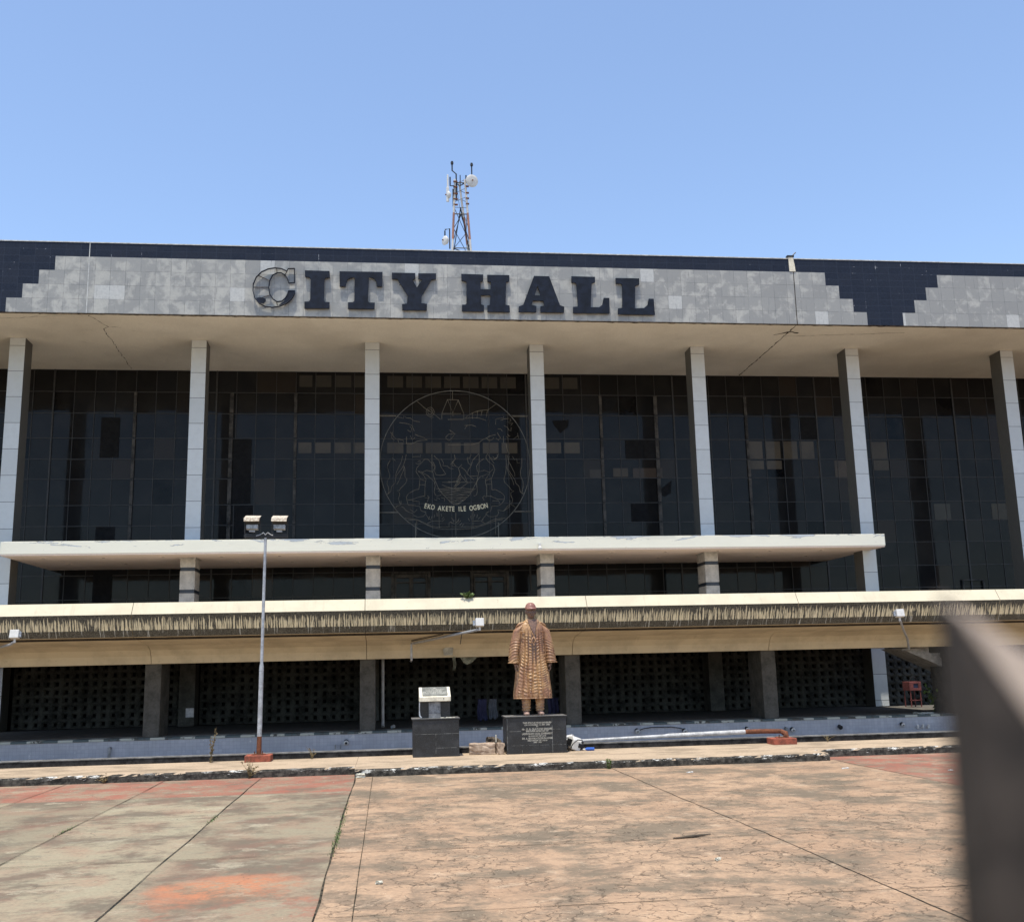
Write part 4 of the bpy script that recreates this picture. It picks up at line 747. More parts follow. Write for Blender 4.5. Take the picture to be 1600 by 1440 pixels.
# entrance doors
for xa in (.18, 3.18):
    fr = MB()
    z1 = 5.60
    fr.box(xa-.03, xa+1.45, GY-.16, GY-.05, 5.52, z1); fr.box(xa-.03, xa+.07, GY-.16, GY-.05, 3.9, 5.52); fr.box(xa+1.35, xa+1.45, GY-.16, GY-.05, 3.9, 5.52)
    d = fr.build('door', M_MULLV, hall)
    for q in range(2):
        lx = xa+.09+q*.62
        lf = MB(); lf.box(lx, lx+.07, GY-.13, GY-.08, 3.9, 5.5); lf.box(lx+.55, lx+.62, GY-.13, GY-.08, 3.9, 5.5); lf.box(lx+.07, lx+.55, GY-.13, GY-.08, 5.36, 5.5); lf.box(lx+.07, lx+.55, GY-.13, GY-.08, 5.16, 5.20)
        lf.build('door_leaf', M_MULLV, d)
b = MB(); b.box(23.05, 24.0, GY-.1, GY-.04, 4.95, 5.0); b.box(23.05, 23.12, GY-.1, GY-.04, 3.9, 4.95); b.box(23.93, 24.0, GY-.1, GY-.04, 3.9, 4.95); b.box(23.12, 23.93, GY-.1, GY-.04, 4.5, 4.54)
b.build('door', M_MULLV, hall)
# main body behind the glass
b = MB(); b.box(X0, X1, GY+.06, 62, .0, ZS+.05); b.build('interior_mass', M_INT, hall)
# canopy
b = MB(); n = 120; r_ = random.Random(9)
b.box(-12.3, 17.45, 35.2, 40.28, 5.86, 6.27); cz = b.build('canopy', M_WHITE, hall, bevel=.012)
b = MB(); b.box(-12.28, 17.43, 35.215, 40.27, 5.812, 5.858); b.build('canopy_soffit', M_CSOFFIT, cz)
for i in range(16):
    for yy in (36.0, 38.0):
        x = -11.2+i*1.9+(.0 if yy < 37 else .25)
        if abs(((x+.52+3) % 6)-3) < .4 and yy > 37: continue
        b = MB(); b.tube([(x, yy, 5.813), (x, yy, 5.800)], [.10, .09], 10, 0); b.tube([(x, yy, 5.800), (x, yy, 5.797)], .055, 8, 1); b.build('recessed_light', [M_CSOFFIT, M_CRACK], cz)
# terrace band: one precast beam per 6 m bay
PROF = [(28.68,3.84),(28.47,3.53),(28.65,3.13),(28.78,2.96),(30.55,2.775),(30.85,2.66),(31.0,2.5),(31.08,2.28),(31.5,2.28),(31.5,3.84)]
for kk in range(-6, 9):
    xa = -.585+6*kk; xb = xa+5.985
    b = MB(); n_ = len(PROF)
    for i in range(n_):
        p, q = PROF[i], PROF[(i+1) % n_]
        mi = 1 if i == 1 else 2 if i == 2 else 3 if 3 <= i <= 7 else 0
        b.add([(xa, *p), (xb, *p), (xb, *q), (xa, *q)], [(0,1,2,3)], mi)
    b.add([(xa, *p) for p in PROF], [tuple(range(n_))], 3); b.add([(xb, *p) for p in PROF], [tuple(range(n_-1, -1, -1))], 3)
    b.build('terrace_beam', [M_BAND, M_STREAK, M_DRIP, M_BELLY], hall)
b = MB(); b.box(X0, X1, 28.9, 31.45, 2.9, 3.6); b.build('beam_core', M_CRACK, hall)
b = MB(); b.box(-12.6, 17.0, 31.5, 40.25, 2.45, 3.88); b.box(17.0, X1, 37.3, 40.25, 2.6, 3.88); b.box(X0, -12.6, 37.3, 40.25, 2.6, 3.88); b.build('terrace_deck', M_DECK, hall)
b = MB(); b.box(-12.6, 17.0, 31.52, 40.24, 3.882, 3.90); b.build('terrace_bounce_sheet', M_TDECK, hall)  # unseen pale sheet added on the deck to bounce sun onto the soffits
b = MB(); b.box(X0, X1, 31.6, 40.3, -.6, .28); b.build('undercroft_floor', M_DECK, hall)
p0 = None
for kk in range(-6, 9):
    x = -.79+6*kk
    if p0 is None:
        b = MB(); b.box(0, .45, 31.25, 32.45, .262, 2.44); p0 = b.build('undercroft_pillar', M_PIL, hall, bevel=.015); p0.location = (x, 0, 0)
    else:
        o = p0.copy(); col.objects.link(o); o.location = (x, 0, 0)
# breeze block screens
def screen_mesh():
    b = MB(); bw, bh = .306, .262; nx, nz = 18, 9
    for i in range(nx):
        for j in range(nz):
            x0 = i*bw; z0 = .30+j*bh; x1 = x0+bw; z1 = z0+bh
            hx0 = x0+.10; hx1 = x1-.10; hz0 = z0+.075; hz1 = z1-.075
            y = 37.12; yi = 37.24
            # sloping shell-like faces: outer ring proud, funnel to the hole
            o_ = [(x0,y,z0),(x1,y,z0),(x1,y,z1),(x0,y,z1)]
            m_ = [(x0+.03,y+.0,z0+.03),(x1-.03,y,z0+.03),(x1-.03,y,z1-.03),(x0+.03,y,z1-.03)]
            h_ = [(hx0,y+.05,hz0),(hx1,y+.05,hz0),(hx1,y+.05,hz1),(hx0,y+.05,hz1)]
            k_ = [(p[0], yi, p[2]) for p in h_]
            vs = o_+m_+h_+k_; fs = []
            for a in (0, 4, 8):
                for q in range(4): fs.append((a+q, a+(q+1) % 4, a+4+(q+1) % 4, a+4+q))
            b.add(vs, fs)
            # scalloped shell
            cx = x1; n2 = 6
            arc = [(cx+.085*math.cos(math.pi+math.pi*t/n2), z0+.12+.11*math.sin(math.pi+math.pi*t/n2)) for t in range(n2+1)]
            if i < nx-1:
                arcv = [(p[0], y-.035, p[1]) for p in arc]+[(p[0], y, p[1]) for p in arc]
                n3 = n2+1
                b.add(arcv, [tuple(range(n3))]+[(q, q+1, n3+q+1, n3+q) for q in range(n2)]+[(0, n3, 2*n3-1, n3-1)])
    return b
s0 = None
for x in CX[:-1]:
    xx = x+.27
    if s0 is None:
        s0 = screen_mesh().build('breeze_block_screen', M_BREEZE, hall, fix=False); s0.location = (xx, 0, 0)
    else:
        o = s0.copy(); col.objects.link(o); o.location = (xx, 0, 0)
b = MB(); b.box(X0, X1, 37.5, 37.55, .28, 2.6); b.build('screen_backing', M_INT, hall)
# stair flight seen under the beam at the right
b = MB(); b.prism([(15.9, 2.25), (16.5, 2.25), (20.9, .3), (20.3, .3)], 'y', 31.7, 33.1); 
for i in range(10):
    xs = 16.4+i*.44; zs = 2.2-i*.195; b.box(xs, xs+.45, 31.75, 33.05, zs-.12, zs+.08)
b.build('outside_stair', M_SLAB, hall)
b = MB(); b.tube([(-.13, 31.7, 2.4), (-.13, 31.7, .45), (-.13, 31.62, .35)], .045, 8); b.tube([(.12, 31.66, .33), (.2, 31.6, .36)], .05, 7); b.build('drain_pipe', M_PVC, hall)
b = MB(); b.box(-5.95, -5.72, 33.0, 33.05, .72, .98); b.build('notice_plate', M_STEEL, hall)
b = MB(); b.tube([(2.0, 28.66, 2.94), (1.95, 28.72, 2.6)], .01, 4); b.build('loose_wire', M_BLK, hall)
# peeled paint scab on the beam and lifted render on the canopy edge
b = MB(); b.prism([(1.62, 2.34), (1.60, 2.5), (1.72, 2.62), (1.76, 2.78), (1.80, 2.62), (1.9, 2.55), (1.88, 2.34)], 'y', 31.03, 31.045, M=Matrix.Translation((0,-.09,0))); b.build('peeled_paint', M_PEEL, hall)

# ================================================================ sign
sign = thing('building_sign', (2.5, 33.6, 13.5), 'dark slab-serif CITY HALL letters standing off the grey fascia, first C stripped to its frame', 'sign')
def letter(polys, label=None):
    import mathutils.geometry as mg
    ya, yb = FY-.11, FY-.045
    outer = [Vector((p[0], p[1], 0)) for p in polys[0]]
    loops = [outer]+[[Vector((p[0], p[1], 0)) for p in h] for h in polys[1:]]
    tris = mg.tessellate_polygon(loops)
    flat = [p for l in loops for p in l]
    b = MB()
    b.add([(p.x, ya, p.y) for p in flat], [t for t in tris], 0)
    b.add([(p.x, yb, p.y) for p in flat], [t[::-1] for t in tris], 1)
    for l in loops:
        n = len(l); b.add([(p.x, ya, p.y) for p in l]+[(p.x, yb, p.y) for p in l], [(i, (i+1) % n, n+(i+1) % n, n+i) for i in range(n)], 1)
    for q in (0, len(outer)//2): b.tube([(outer[q].x*.5+outer[q-3].x*.5, yb, outer[q].y*.5+outer[q-3].y*.5), (outer[q].x*.5+outer[q-3].x*.5, FY, outer[q].y*.5+outer[q-3].y*.5)], .012, 5, 1)
    return b.build('letter', [M_SIGN, M_SIGN], sign)
for ch in 'ITYHALM': letter(LETTERS[ch])
b = MB()
for nm in ('outer', 'inner'):
    pts = LETTER_C[nm]
    P = [(p[0], FY-.11, p[1]) for p in pts]; Q = [(p[0], FY-.05, p[1]) for p in pts]
    b.tube(P, .017, 6, 0); b.tube(Q, .012, 5, 0)
    n = len(P); b.add(P+Q, [(i, i+1, n+i+1, n+i) for i in range(n-1)], 0)
for rr in LETTER_C['ribs']: b.tube([(p[0], FY-.07, p[1]) for p in rr], .014, 5, 1)
for nm in ('fill1', 'fill2'): b.prism(LETTER_C[nm], 'y', FY-.115, FY-.10, 0)
lc = b.build('letter', [M_SIGN, M_LIP], sign); lc['label'] = 'skeletal C missing most of its dark face'

# ================================================================ crest of rods
crest = thing('wire_crest', (2.42, 36.9, 6.3), 'round wire coat of arms with a curved motto hung between two columns', 'emblem')
EY = 36.9
b = MB(); b.tube([(2.42+2.687*math.cos(2*math.pi*i/96), EY, 9.131+2.687*math.sin(2*math.pi*i/96)) for i in range(96)], .012, 6, closed=True); b.build('ring', M_WIRE, crest)
b = MB()
for l in CREST:
    if len(l) > 1: b.tube([(x, EY, z) for x, z in l], .0062, 4, cap=False)
b.build('figure_outline', M_WIRE2, crest)
b = MB()
for l in CRESTBARS:
    (xa, za), (xb, zb) = l
    b.tube([(xa, EY, za), (xb, EY, za)], .022, 6)
for x in (.98, 2.42, 3.92): b.tube([(x, EY, 6.28), (x, EY, 7.0 if x != 2.42 else 6.5)], .016, 6)
b.build('mounting_bar', M_WIRE, crest)
b = MB()
word = "EKO AKETE ILE OGBON"; R_ = 5.2; cx_, cz_ = 2.42, 7.47+R_
wdt = {'I': .55, ' ': .8, 'L': .8, 'E': .85, 'T': .85}
tot = sum(wdt.get(c, 1.) for c in word); s_ = -tot/2; unit = 2.32/tot
for c in word:
    wd = wdt.get(c, 1.); a = (s_+wd/2)*unit/R_; s_ += wd
    if c == ' ': continue
    vs, fs = text_mesh(c, .25, 'CENTER', .006, .003)
    Mx = Matrix.Translation((cx_+R_*math.sin(a), EY-.01, cz_-R_*math.cos(a)-.06)) @ Matrix.Rotation(-a, 4, 'Y') @ Matrix.Rotation(math.pi/2, 4, 'X') @ Matrix.Diagonal((.72, 1, 1, 1))
    b.add(vs, fs, 0, Mx)
b.build('motto', M_TXT, crest, fix=False)

# ================================================================ mast on the roof
mast = thing('radio_mast', (3.1, 42, 15.9), 'rusty orange and white lattice mast with antennas rising above the roof edge', 'mast')
base = [(2.56,41.6),(3.70,41.6),(3.85,42.6)]; zt = 22.45
def lerp(a, c, t): return a+(c-a)*t
topc = (3.2, 41.9)
tops = [(2.88,41.8),(3.30,41.8),(3.08,42.1)]
def legp(i, z):
    t = (z-15.9)/(zt-15.9)
    t = min(1, t); return (lerp(base[i][0], tops[i][0], t), lerp(base[i][1], tops[i][1], t), z)
def seg(i, za, zb, r, mt):
    b = MB(); b.tube([legp(i, za), legp(i, zb)], r, 8); return b.build('leg', mt, mast)
for i in range(3):
    seg(i, 15.9, 19.7, .045, M_MASTW); seg(i, 19.7, 20.9, .048, M_MASTR); seg(i, 20.9, 22.45, .045, M_MASTW)
b = MB()
for za, zb in ((16.2, 18.6), (18.6, 21.15)):
    for i in range(1):
        j = (i+1) % 3
        mid = tuple((u+v)/2 for u, v in zip(legp(i, zb), legp(j, zb)))
        b.tube([legp(i, za), mid], .022, 5); b.tube([legp(j, za), mid], .022, 5); m2 = (mid[0], mid[1], mid[2]-.3); b.tube([legp(i, za+.9), m2], .016, 5); b.tube([legp(j, za+.9), m2], .016, 5); b.tube([legp(i, zb-.3), legp(j, zb-.3)], .026, 5)
        b.tube([legp(i, zb), legp(j, zb)], .012, 5)
for z in (20.2, 21.15):
    for i in (1, 2): b.tube([legp(i, z-1.0), legp((i+1) % 3, z)], .014, 5); b.tube([legp(i, z), legp((i+1) % 3, z-1.0)], .014, 5)
for z in (21.4, 21.8, 22.2): b.tube([legp(0, z), legp(1, z+.25)], .012, 5); b.tube([legp(1, z), legp(2, z+.3)], .012, 5)
for z in (19.3, 22.3):
    for i in range(3): b.tube([legp(i, z), legp((i+1) % 3, z)], .022, 5)
b.build('bracing', M_BLK, mast)
def panel_ant(x, y, z0, z1, w_=.10):
    b = MB(); b.box(x-w_/2, x+w_/2, y-.04, y+.04, z0, z1); p = b.build('panel_antenna', M_DISH, mast, bevel=.015); return p
def ant_pole(pts, nm='antenna_pole', r=.03):
    b = MB(); b.tube(pts, r, 6); b.build(nm, M_BLK, mast)
panel_ant(2.56, 41.7, 21.75, 22.6, .07); panel_ant(2.55, 41.65, 21.35, 22.0, .12)
ant_pole([(2.66,41.7,22.5),(2.66,41.7,22.1),(2.85,41.7,22.1)]); ant_pole([(2.80,41.8,21.2),(2.80,41.8,22.0)], r=.04)
ant_pole([(2.93,41.8,21.5),(2.93,41.8,22.7),(2.76,41.8,22.85),(2.76,41.8,23.25)]); ant_pole([(3.35,41.8,22.3),(3.35,41.8,22.65)]); ant_pole([(3.1,41.8,22.2),(3.1,41.8,22.65)], r=.02)
ant_pole([(3.40,41.8,22.4),(3.6,41.8,22.6),(3.6,41.8,23.2)]); ant_pole([(2.42,41.8,20.1),(2.42,41.8,19.6),(2.5,41.8,19.6)]); ant_pole([(2.42,41.8,20.15),(2.62,41.8,20.2),(2.62,41.8,19.3)])
for x, z in ((2.76, 23.2), (3.6, 23.15)):
    b = MB(); b.tube([(x, 41.8, z-.06), (x, 41.8, z+.07)], [.06, .05], 8); b.tube([(x-.07,41.8,z),(x+.07,41.8,z)], .012, 5); b.build('obstruction_lamp', M_BLK, mast)
b = MB()
for z in (21.25, 21.5, 21.75, 22.05, 22.3):
    b.box(2.8, 2.98, 41.72, 41.8, z, z+.05); b.box(3.32, 3.46, 41.72, 41.8, z+.05, z+.1)
b.build('clamps', M_RUST, mast)
def drum(c, d, r, dep, nm='dish_antenna'):
    d = Vector(d).normalized(); c = Vector(c)
    b = MB(); n = 7
    pts = [c+d*(-dep)]+[c, c+d*.04*r/.3]+[c+d*(.04*r/.3+.05*i/4) for i in range(1, 5)]
    rs = [r*.7, r, r*.99]+[r*math.sqrt(max(.02, 1-(i/4)**2)) for i in range(1, 5)]
    b.tube(pts, rs, 24); o = b.build(nm, M_DISH, mast, smooth=False)
    b = MB(); b.tube([c+d*.10, c+d*.14], .03, 8); b.build('feed', M_RUST, o)
    return o
drum((3.58, 41.6, 22.3), (.25, -1, -.12), .27, .14); drum((2.42, 41.7, 19.62), (-1, -.55, 0), .20, .10); drum((2.58, 41.65, 21.65), (-1, -.3, 0), .16, .08)
b = MB(); b.tube([(2.95,41.7,22.2),(3.0,41.72,21.5),(3.12,41.8,20.9)], .008, 4); b.build('cable', M_BLK, mast)

# ================================================================ CCTV-like floodlights on arms
def arm_light(box, arm, label, wd=.22, flip=1, rail=False):
    t = thing('arm_floodlight', arm[-1], label, 'floodlight', 'floodlights on arms along the terrace beam')
    x, y, z = box
    Mx = Matrix.Translation((x, y, z)) @ Matrix.Rotation(math.radians(-12), 4, 'X')
    b = MB(); b.box(-wd/2, wd/2, -.09, .06, -.10, .11, 0, Mx); b.build('housing', M_LIGHTBOX, t, bevel=.012)
    b = MB(); b.box(-wd/2-.05*flip-.02, -wd/2-.005 if flip > 0 else wd/2+.05, -.04, .03, -.07, .06, 0, Mx) if flip > 0 else b.box(wd/2+.005, wd/2+.05, -.04, .03, -.07, .06, 0, Mx)
    b.build('end_cap', M_GEAR, t)
    b = MB(); b.tube([(x, y, z-.10), (x, y, z-.2)], .028, 8); b.build('bracket', M_LIGHTBOX, t)
    b = MB(); b.tube([(x, y, z-.17)]+arm, .034, 8); b.build('arm', M_STEEL, t)
    if rail:
        b = MB(); P = [Vector(p)+Vector((0, 0, .07)) for p in [(x-.9, lerp(y, arm[0][1], .5), lerp(z-.17, arm[0][2], .5))]+[arm[0]]]
        b.tube(P, .012, 5); b.tube([p+Vector((0,0,.03)) for p in P], .008, 5); b.build('cable', M_BLK, t)
    return t
arm_light((2.42, 28.0, 3.13), [(.68, 30.45, 2.68), (.68, 30.5, 2.23), (.68, 31.1, 2.2)], 'white box floodlight on a long sloping arm beside the statue head', rail=True)
arm_light((14.1, 28.0, 3.17), [(14.69, 29.0, 2.73), (15.39, 30.2, 2.53), (15.61, 30.6, 2.23), (15.65, 31.1, 2.2)], 'white box floodlight on a short crooked arm left of the blurred picket')
arm_light((-9.28, 28.0, 3.05), [(-9.5, 28.4, 2.82), (-10.4, 30.0, 2.78), (-11.2, 31.0, 2.5)], 'white box floodlight at the far left end of the stained terrace beam', flip=-1)

# ================================================================ lamp posts
def post_parts(root, M, standing=True):
    """built along local +z from the base top at z=0; M places it"""
    b = MB(); b.tube([(0,0,0),(0,0,.36)], [.052,.050], 12, 0, M); b.build('rusted_foot', M_RUST, root, smooth=False)
    b = MB(); b.tube([(0,0,.36),(0,0,1.80)], [.050,.047], 12, 0, M); b.tube([(0,0,1.80),(0,0,1.88)], [.047,.034], 12, 0, M); b.tube([(0,0,1.88),(0,0,4.62)], [.034,.030], 12, 0, M)
    b.tube([(0,0,1.72),(0,0,1.74)], .052, 12, 0, M); b.build('pole', M_STEEL, root)
    b = MB(); b.box(-.46, .48, -.035, .035, 4.575, 4.645, 0, M); b.build('crossbar', M_BLK, root)
    b = MB()
    b.tube([(0,-.04,4.63),(-.04,-.045,4.68),(-.12,-.04,4.63),(-.2,-.03,4.61)], .012, 5, 0, M); b.tube([(0,-.04,4.63),(.05,-.045,4.68),(.12,-.04,4.63),(.16,-.03,4.62)], .012, 5, 0, M)
    b.build('cable', M_STEEL, root)
    for sx in (-.285, .30):
        T = M @ Matrix.Translation((sx, 0, 4.646))
        b = MB()                                         # U bracket
        for q in (-.165, .165): b.box(q-.008, q+.008, -.025, .025, .02, .34, 0, T)
        b.box(-.165, .165, -.02, .02, 0, .02, 0, T); f = b.build('floodlight_head', M_BLK, root)
        b = MB()                                         # hood, sloping towards the forecourt
        b.prism([(-.20, .33), (.12, .42), (.14, .40), (.13, .27), (.10, .24), (-.18, .30)], 'x', -.155, .155, 0, T)
        b.build('hood', M_BLK, f)
        b = MB(); b.prism([(-.215, .335), (.125, .432), (.125, .422), (-.205, .325), (-.225, .255), (-.232, .262)], 'x', -.165, .165, 0, T); b.build('hood_sheet', M_HOOD, f)
        b = MB(); b.box(-.125, .125, -.12, .06, .10, .205, 0, T); b.build('control_gear', M_GEAR, f, bevel=.012)
        b = MB(); 
        for i in range(9): b.box(-.12+i*.028, -.112+i*.028, -.128, -.12, .105, .20, 0, T)
        b.build('cooling_fins', M_GEAR, f)
        b = MB(); b.box(-.06, .06, -.10, -.03, .045, .075, 0, T); b.build('gland', M_STEEL, f)
def base_block(root, x, y, w_=.27):
    b = MB(); b.box(x-w_, x+w_, y-.2, y+.25, .145, .285)
    for q in (-1, 1): b.box(x+q*.12-.03, x+q*.12+.03, y-.06, y, .285, .31)
    b.build('concrete_base', M_REDC, root, bevel=.015)
    b = MB(); b.box(x-.11, x+.11, y-.1, y+.12, .286, .305)
    for q in (-.08, .08): b.tube([(x+q, y-.05, .3), (x+q, y-.05, .36)], .012, 6)
    b.build('base_plate', M_RUST, root)
lp = thing('lamp_post', (-2.68, 23.4, .15), 'tall grey lamp post with twin floodlights standing on a red base', 'lamp post')
base_block(lp, -2.69, 23.38)
post_parts(lp, Matrix.Translation((-2.69, 23.4, .30)) @ Matrix.Rotation(math.radians(.5), 4, 'Y'))
fp = thing('fallen_lamp_post', (8.75, 23.4, .15), 'toppled lamp post lying along the pool rim, rusted through at its red base', 'lamp post')
base_block(fp, 8.75, 23.38)
b = MB(); b.tube([(8.85,23.4,.3),(8.86,23.42,.37),(8.78,23.5,.42),(8.45,23.68,.42),(8.05,23.8,.41)], [.07,.065,.05,.052,.05], 10); b.build('rusted_foot', M_RUST, fp)
b = MB(); b.tube([(8.05,23.8,.41),(6.9,23.84,.385),(6.3,23.86,.375)], [.052,.05,.048], 12); b.tube([(6.3,23.86,.375),(6.2,23.86,.37),(4.25,23.86,.325)], [.048,.036,.032], 12); b.build('pole', M_FALLEN, fp)
b = MB(); b.box(4.2, 4.26, 23.4, 24.3, .30, .335); b.build('crossbar', M_BLK, fp)
for i, (yy, rt) in enumerate(((23.52, 20), (24.1, -12))):
    T = Matrix.Translation((4.06, yy, .30)) @ Matrix.Rotation(math.radians(rt), 4, 'Y') @ Matrix.Rotation(math.radians(20*(1-2*i)), 4, 'Z')
    b = MB(); b.prism([(-.17, -.13), (.12, -.14), (.16, -.05), (.13, .12), (-.05, .15), (-.16, .08)], 'x', -.11, .11, 0, T); f = b.build('floodlight_head', M_LIGHTBOX, fp, bevel=.02)
    b = MB(); b.box(-.14, -.111, -.10, .08, -.06, .07, 0, T); b.build('lamp_glass', M_BLK, f)
    b = MB(); b.box(.03, .16, -.175, -.145, -.05, .04, 0, T); b.build('control_gear', M_BLK, f)
    b = MB(); b.tube([(-.12,-.14,-.1),(-.14,-.22,.0),(-.05,-.2,.1),(.08,-.19,.12)], .012, 5, 0, T); b.build('bracket', M_BLK, f)

# ================================================================ plinths
def plinth(name, x0, x1, y0, y1, z1, label, cat, joints, toph=.03):
    t = thing(name, ((x0+x1)/2, (y0+y1)/2, .15), label, cat)
    b = MB(); b.box(x0, x1, y0, y1, .148, z1-toph); b.build('granite_block', M_GRAN, t, bevel=.006)
    b = MB(); b.box(x0-.022, x1+.022, y0-.022, y1+.022, z1-toph+.001, z1); b.build('top_slab', M_GRAN, t, bevel=.004)
    b = MB()
    for (xa, za, xb, zb) in joints:
        if xa == xb: b.box(xa-.004, xa+.004, y0-.0025, y0, za, zb)
        else: b.box(xa, xb, y0-.0022, y0, za-.0035, za+.0035)
    b.build('joint_line', M_GROUT, t)
    return t
# plaque plinth
pl = plinth('plaque_stand', .535, 1.515, 23.02, 23.68, .94, 'black granite plinth carrying a sloping stone desk with grey plaque, left of the statue', 'memorial', [(1.02,.16,1.02,.62),(.54,.62,1.51,.62),(1.02,.33,1.51,.33)])
yb0 = 23.14
b = MB(); b.box(.70, .88, 23.26, 23.42, .942, 1.28, 1); b.box(.88, 1.13, 23.18, 23.38, .942, 1.28, 0); b.box(1.13, 1.34, 23.26, 23.42, .942, 1.28, 1); b.build('pedestal', [M_MAR, M_GRAN], pl)
b = MB(); b.prism([(23.12,1.29),(23.12,1.385),(23.52,1.58),(23.58,1.58),(23.58,1.29)], 'x', .68, 1.35); dk = b.build('desk', M_CREAMC, pl, bevel=.006)
ang = math.atan2(.195, .40)
T = Matrix.Translation((1.015, 23.32, 1.4825)) @ Matrix.Rotation(ang, 4, 'X')
b = MB(); b.box(-.27, .27, -.185, .20, .0, .012, 0, T); pq = b.build('plaque', M_PLQ, dk)
b = MB()
vs, fs = text_mesh("THIS FOUNTAIN\nWAS OPENED\nBY THE MAYOR OF\nLAGOS CITY COUNCIL", .058, 'CENTER', .001, .001)
b.add(vs, fs, 0, T @ Matrix.Translation((0, .06, .0135)))
b.prism([(-.05,.11),(0,.17),(.05,.11),(.03,.11),(0,.145),(-.03,.11)], 'z', .0125, .0145, 0, T)
b.build('inscription', M_ENGR, pq, fix=False)
b = MB(); b.tube([(1.2, 23.115, 1.345), (1.2, 23.122, 1.345)], .011, 8); b.build('hole', M_BLK, dk)
b = MB(); b.tube([(.685,23.15,1.3),(.68,23.15,1.1),(.685,23.14,1.0),(.72,23.13,.95)], [.014,.012,.018,.02], 7); b.build('side_bracket', M_STEEL, pl)
b = MB()
for i in range(7):
    x = 1.15+.045*i+random.uniform(-.01, .01); y = 23.08+random.uniform(0, .1); s = random.uniform(.008, .02)
    b.box(x-s*1.6, x+s*1.6, y-s, y+s, .9405, .9405+s*.9)
b.build('mortar_crumbs', M_CREAMC, pl)
# statue plinth
sp = plinth('statue_plinth', 2.525, 3.825, 23.02, 23.72, .93, 'wide black granite plinth with engraved gold lettering under the robed statue', 'plinth', [(2.545,.17,2.545,.90),(2.86,.17,2.86,.32),(3.515,.17,3.515,.90),(2.55,.325,3.80,.325),(2.55,.62,2.84,.62),(3.53,.645,3.80,.645)])
b = MB()
lines = [("THIS STATUE WAS UNVEILED", .047, .775), ("ON NOVEMBER 14, 2001 2006", .042, .733), ("BY", .04, .700), ("Mr. O. B. OLATUNJI BAKARE", .058, .640), ("EXECUTIVE SECRETARY OF", .040, .603), ("LAGOS ISLAND LOCAL GOVERNMENT", .055, .545), ("IN MEMORY OF LATE", .040, .502), ("DR. A. IBIYINKA OLORUN-NIMBE", .055, .448), ("FIRST MAYOR OF LAGOS", .038, .408), ("1950 - 1953", .036, .372)]
for tx, sz, z in lines:
    vs, fs = text_mesh(tx, sz, 'CENTER', .001, .0012)
    wd = max(v.x for v in vs)-min(v.x for v in vs); k_ = min(1, .66/wd)
    b.add(vs, fs, 0, Matrix.Translation((3.19, 23.0175, z)) @ Matrix.Diagonal((k_, 1, 1, 1)) @ Matrix.Rotation(math.pi/2, 4, 'X'))
b.build('inscription', M_ENGR, sp, fix=False)
# ================================================================ statue
SX, SY, SZ = 3.165, 23.40, .93
st = thing('statue', (SX, SY, SZ), 'bronze statue of a man in long ribbed robe and cap on the wide plinth', 'statue')
ST = Matrix.Translation((SX, SY, SZ)) @ Matrix.Rotation(math.radians(3), 4, 'Z')
def T_(v): return ST @ Vector(v)
# body: legs, neck, head, hands as one surface
b = MB()
for s in (-1, 1):
    b.tube([T_((s*.15,.0,.05)), T_((s*.155,.0,.2)), T_((s*.16,0,.42)), T_((s*.15,.0,.9)), T_((s*.1,0,1.2))], [.072,.082,.10,.13,.16], 14)
b.tube([T_((0,.0,1.1)), T_((0,.01,1.5)), T_((0,.01,1.85)), T_((0,.0,1.98))], [.2,.22,.2,.11], 16)
b.tube([T_((0,.01,1.9)), T_((0,-.005,2.05)), T_((0,-.01,2.14))], [.10,.078,.08], 14)
HM = ST @ Matrix.Translation((.0, -.02, 2.245)) @ Matrix.Rotation(math.radians(5), 4, 'Z') @ Matrix.Rotation(math.radians(4), 4, 'X')
def E_(c, r): b.ell(c, r, 18, 12, 0, HM)
E_((0,.02,.06), (.108,.135,.135)); E_((0,-.02,-.045), (.088,.105,.115)); E_((0,-.055,-.125), (.052,.055,.04))
E_((0,-.125,-.01), (.018,.03,.045)); E_((0,-.138,-.038), (.030,.024,.018)); E_((0,-.105,.035), (.085,.028,.018))
E_((.055,-.085,-.035), (.035,.035,.03)); E_((-.055,-.085,-.035), (.035,.035,.03))
E_((0,-.118,-.078), (.038,.020,.011)); E_((0,-.114,-.097), (.033,.020,.012))
E_((.038,-.108,.008), (.018,.014,.010)); E_((-.038,-.108,.008), (.018,.014,.010))
for s in (-1, 1): E_((s*.108,.015,-.02), (.016,.03,.045))
def hand(s):
    W = Vector((s*.405, -.06, 1.16))       # wrist
    P = W+Vector((-s*.018, -.03, -.085))
    b.tube([T_((s*.40, -.03, 1.34)), T_(W), T_(W.lerp(P, .5))], [.055,.042,.042], 12)
    b.ell((0,0,0), (.028,.052,.06), 14, 10, 0, ST @ Matrix.Translation(P) @ Matrix.Rotation(s*.25, 4, 'Y'))
    for i, (ln, dy) in enumerate(((.085,-.040),(.098,-.014),(.092,.012),(.072,.036))):
        k = P+Vector((s*.003, dy, -.045)); k2 = k+Vector((-s*.004, -.004, -ln*.5)); k3 = k2+Vector((-s*.028, -.004, -ln*.38)); k4 = k3+Vector((-s*.028, .0, -ln*.08))
        b.tube([T_(k), T_(k2), T_(k3), T_(k4)], [.0145,.0135,.0125,.010], 8)
    k = P+Vector((-s*.016, -.045, .02)); b.tube([T_(k), T_(k+Vector((-s*.018,-.028,-.035))), T_(k+Vector((-s*.028,-.03,-.075)))], [.017,.015,.012], 8)
hand(-1); hand(1)
remeshed(b, 'body', M_SKIN, st, .0085, 2)
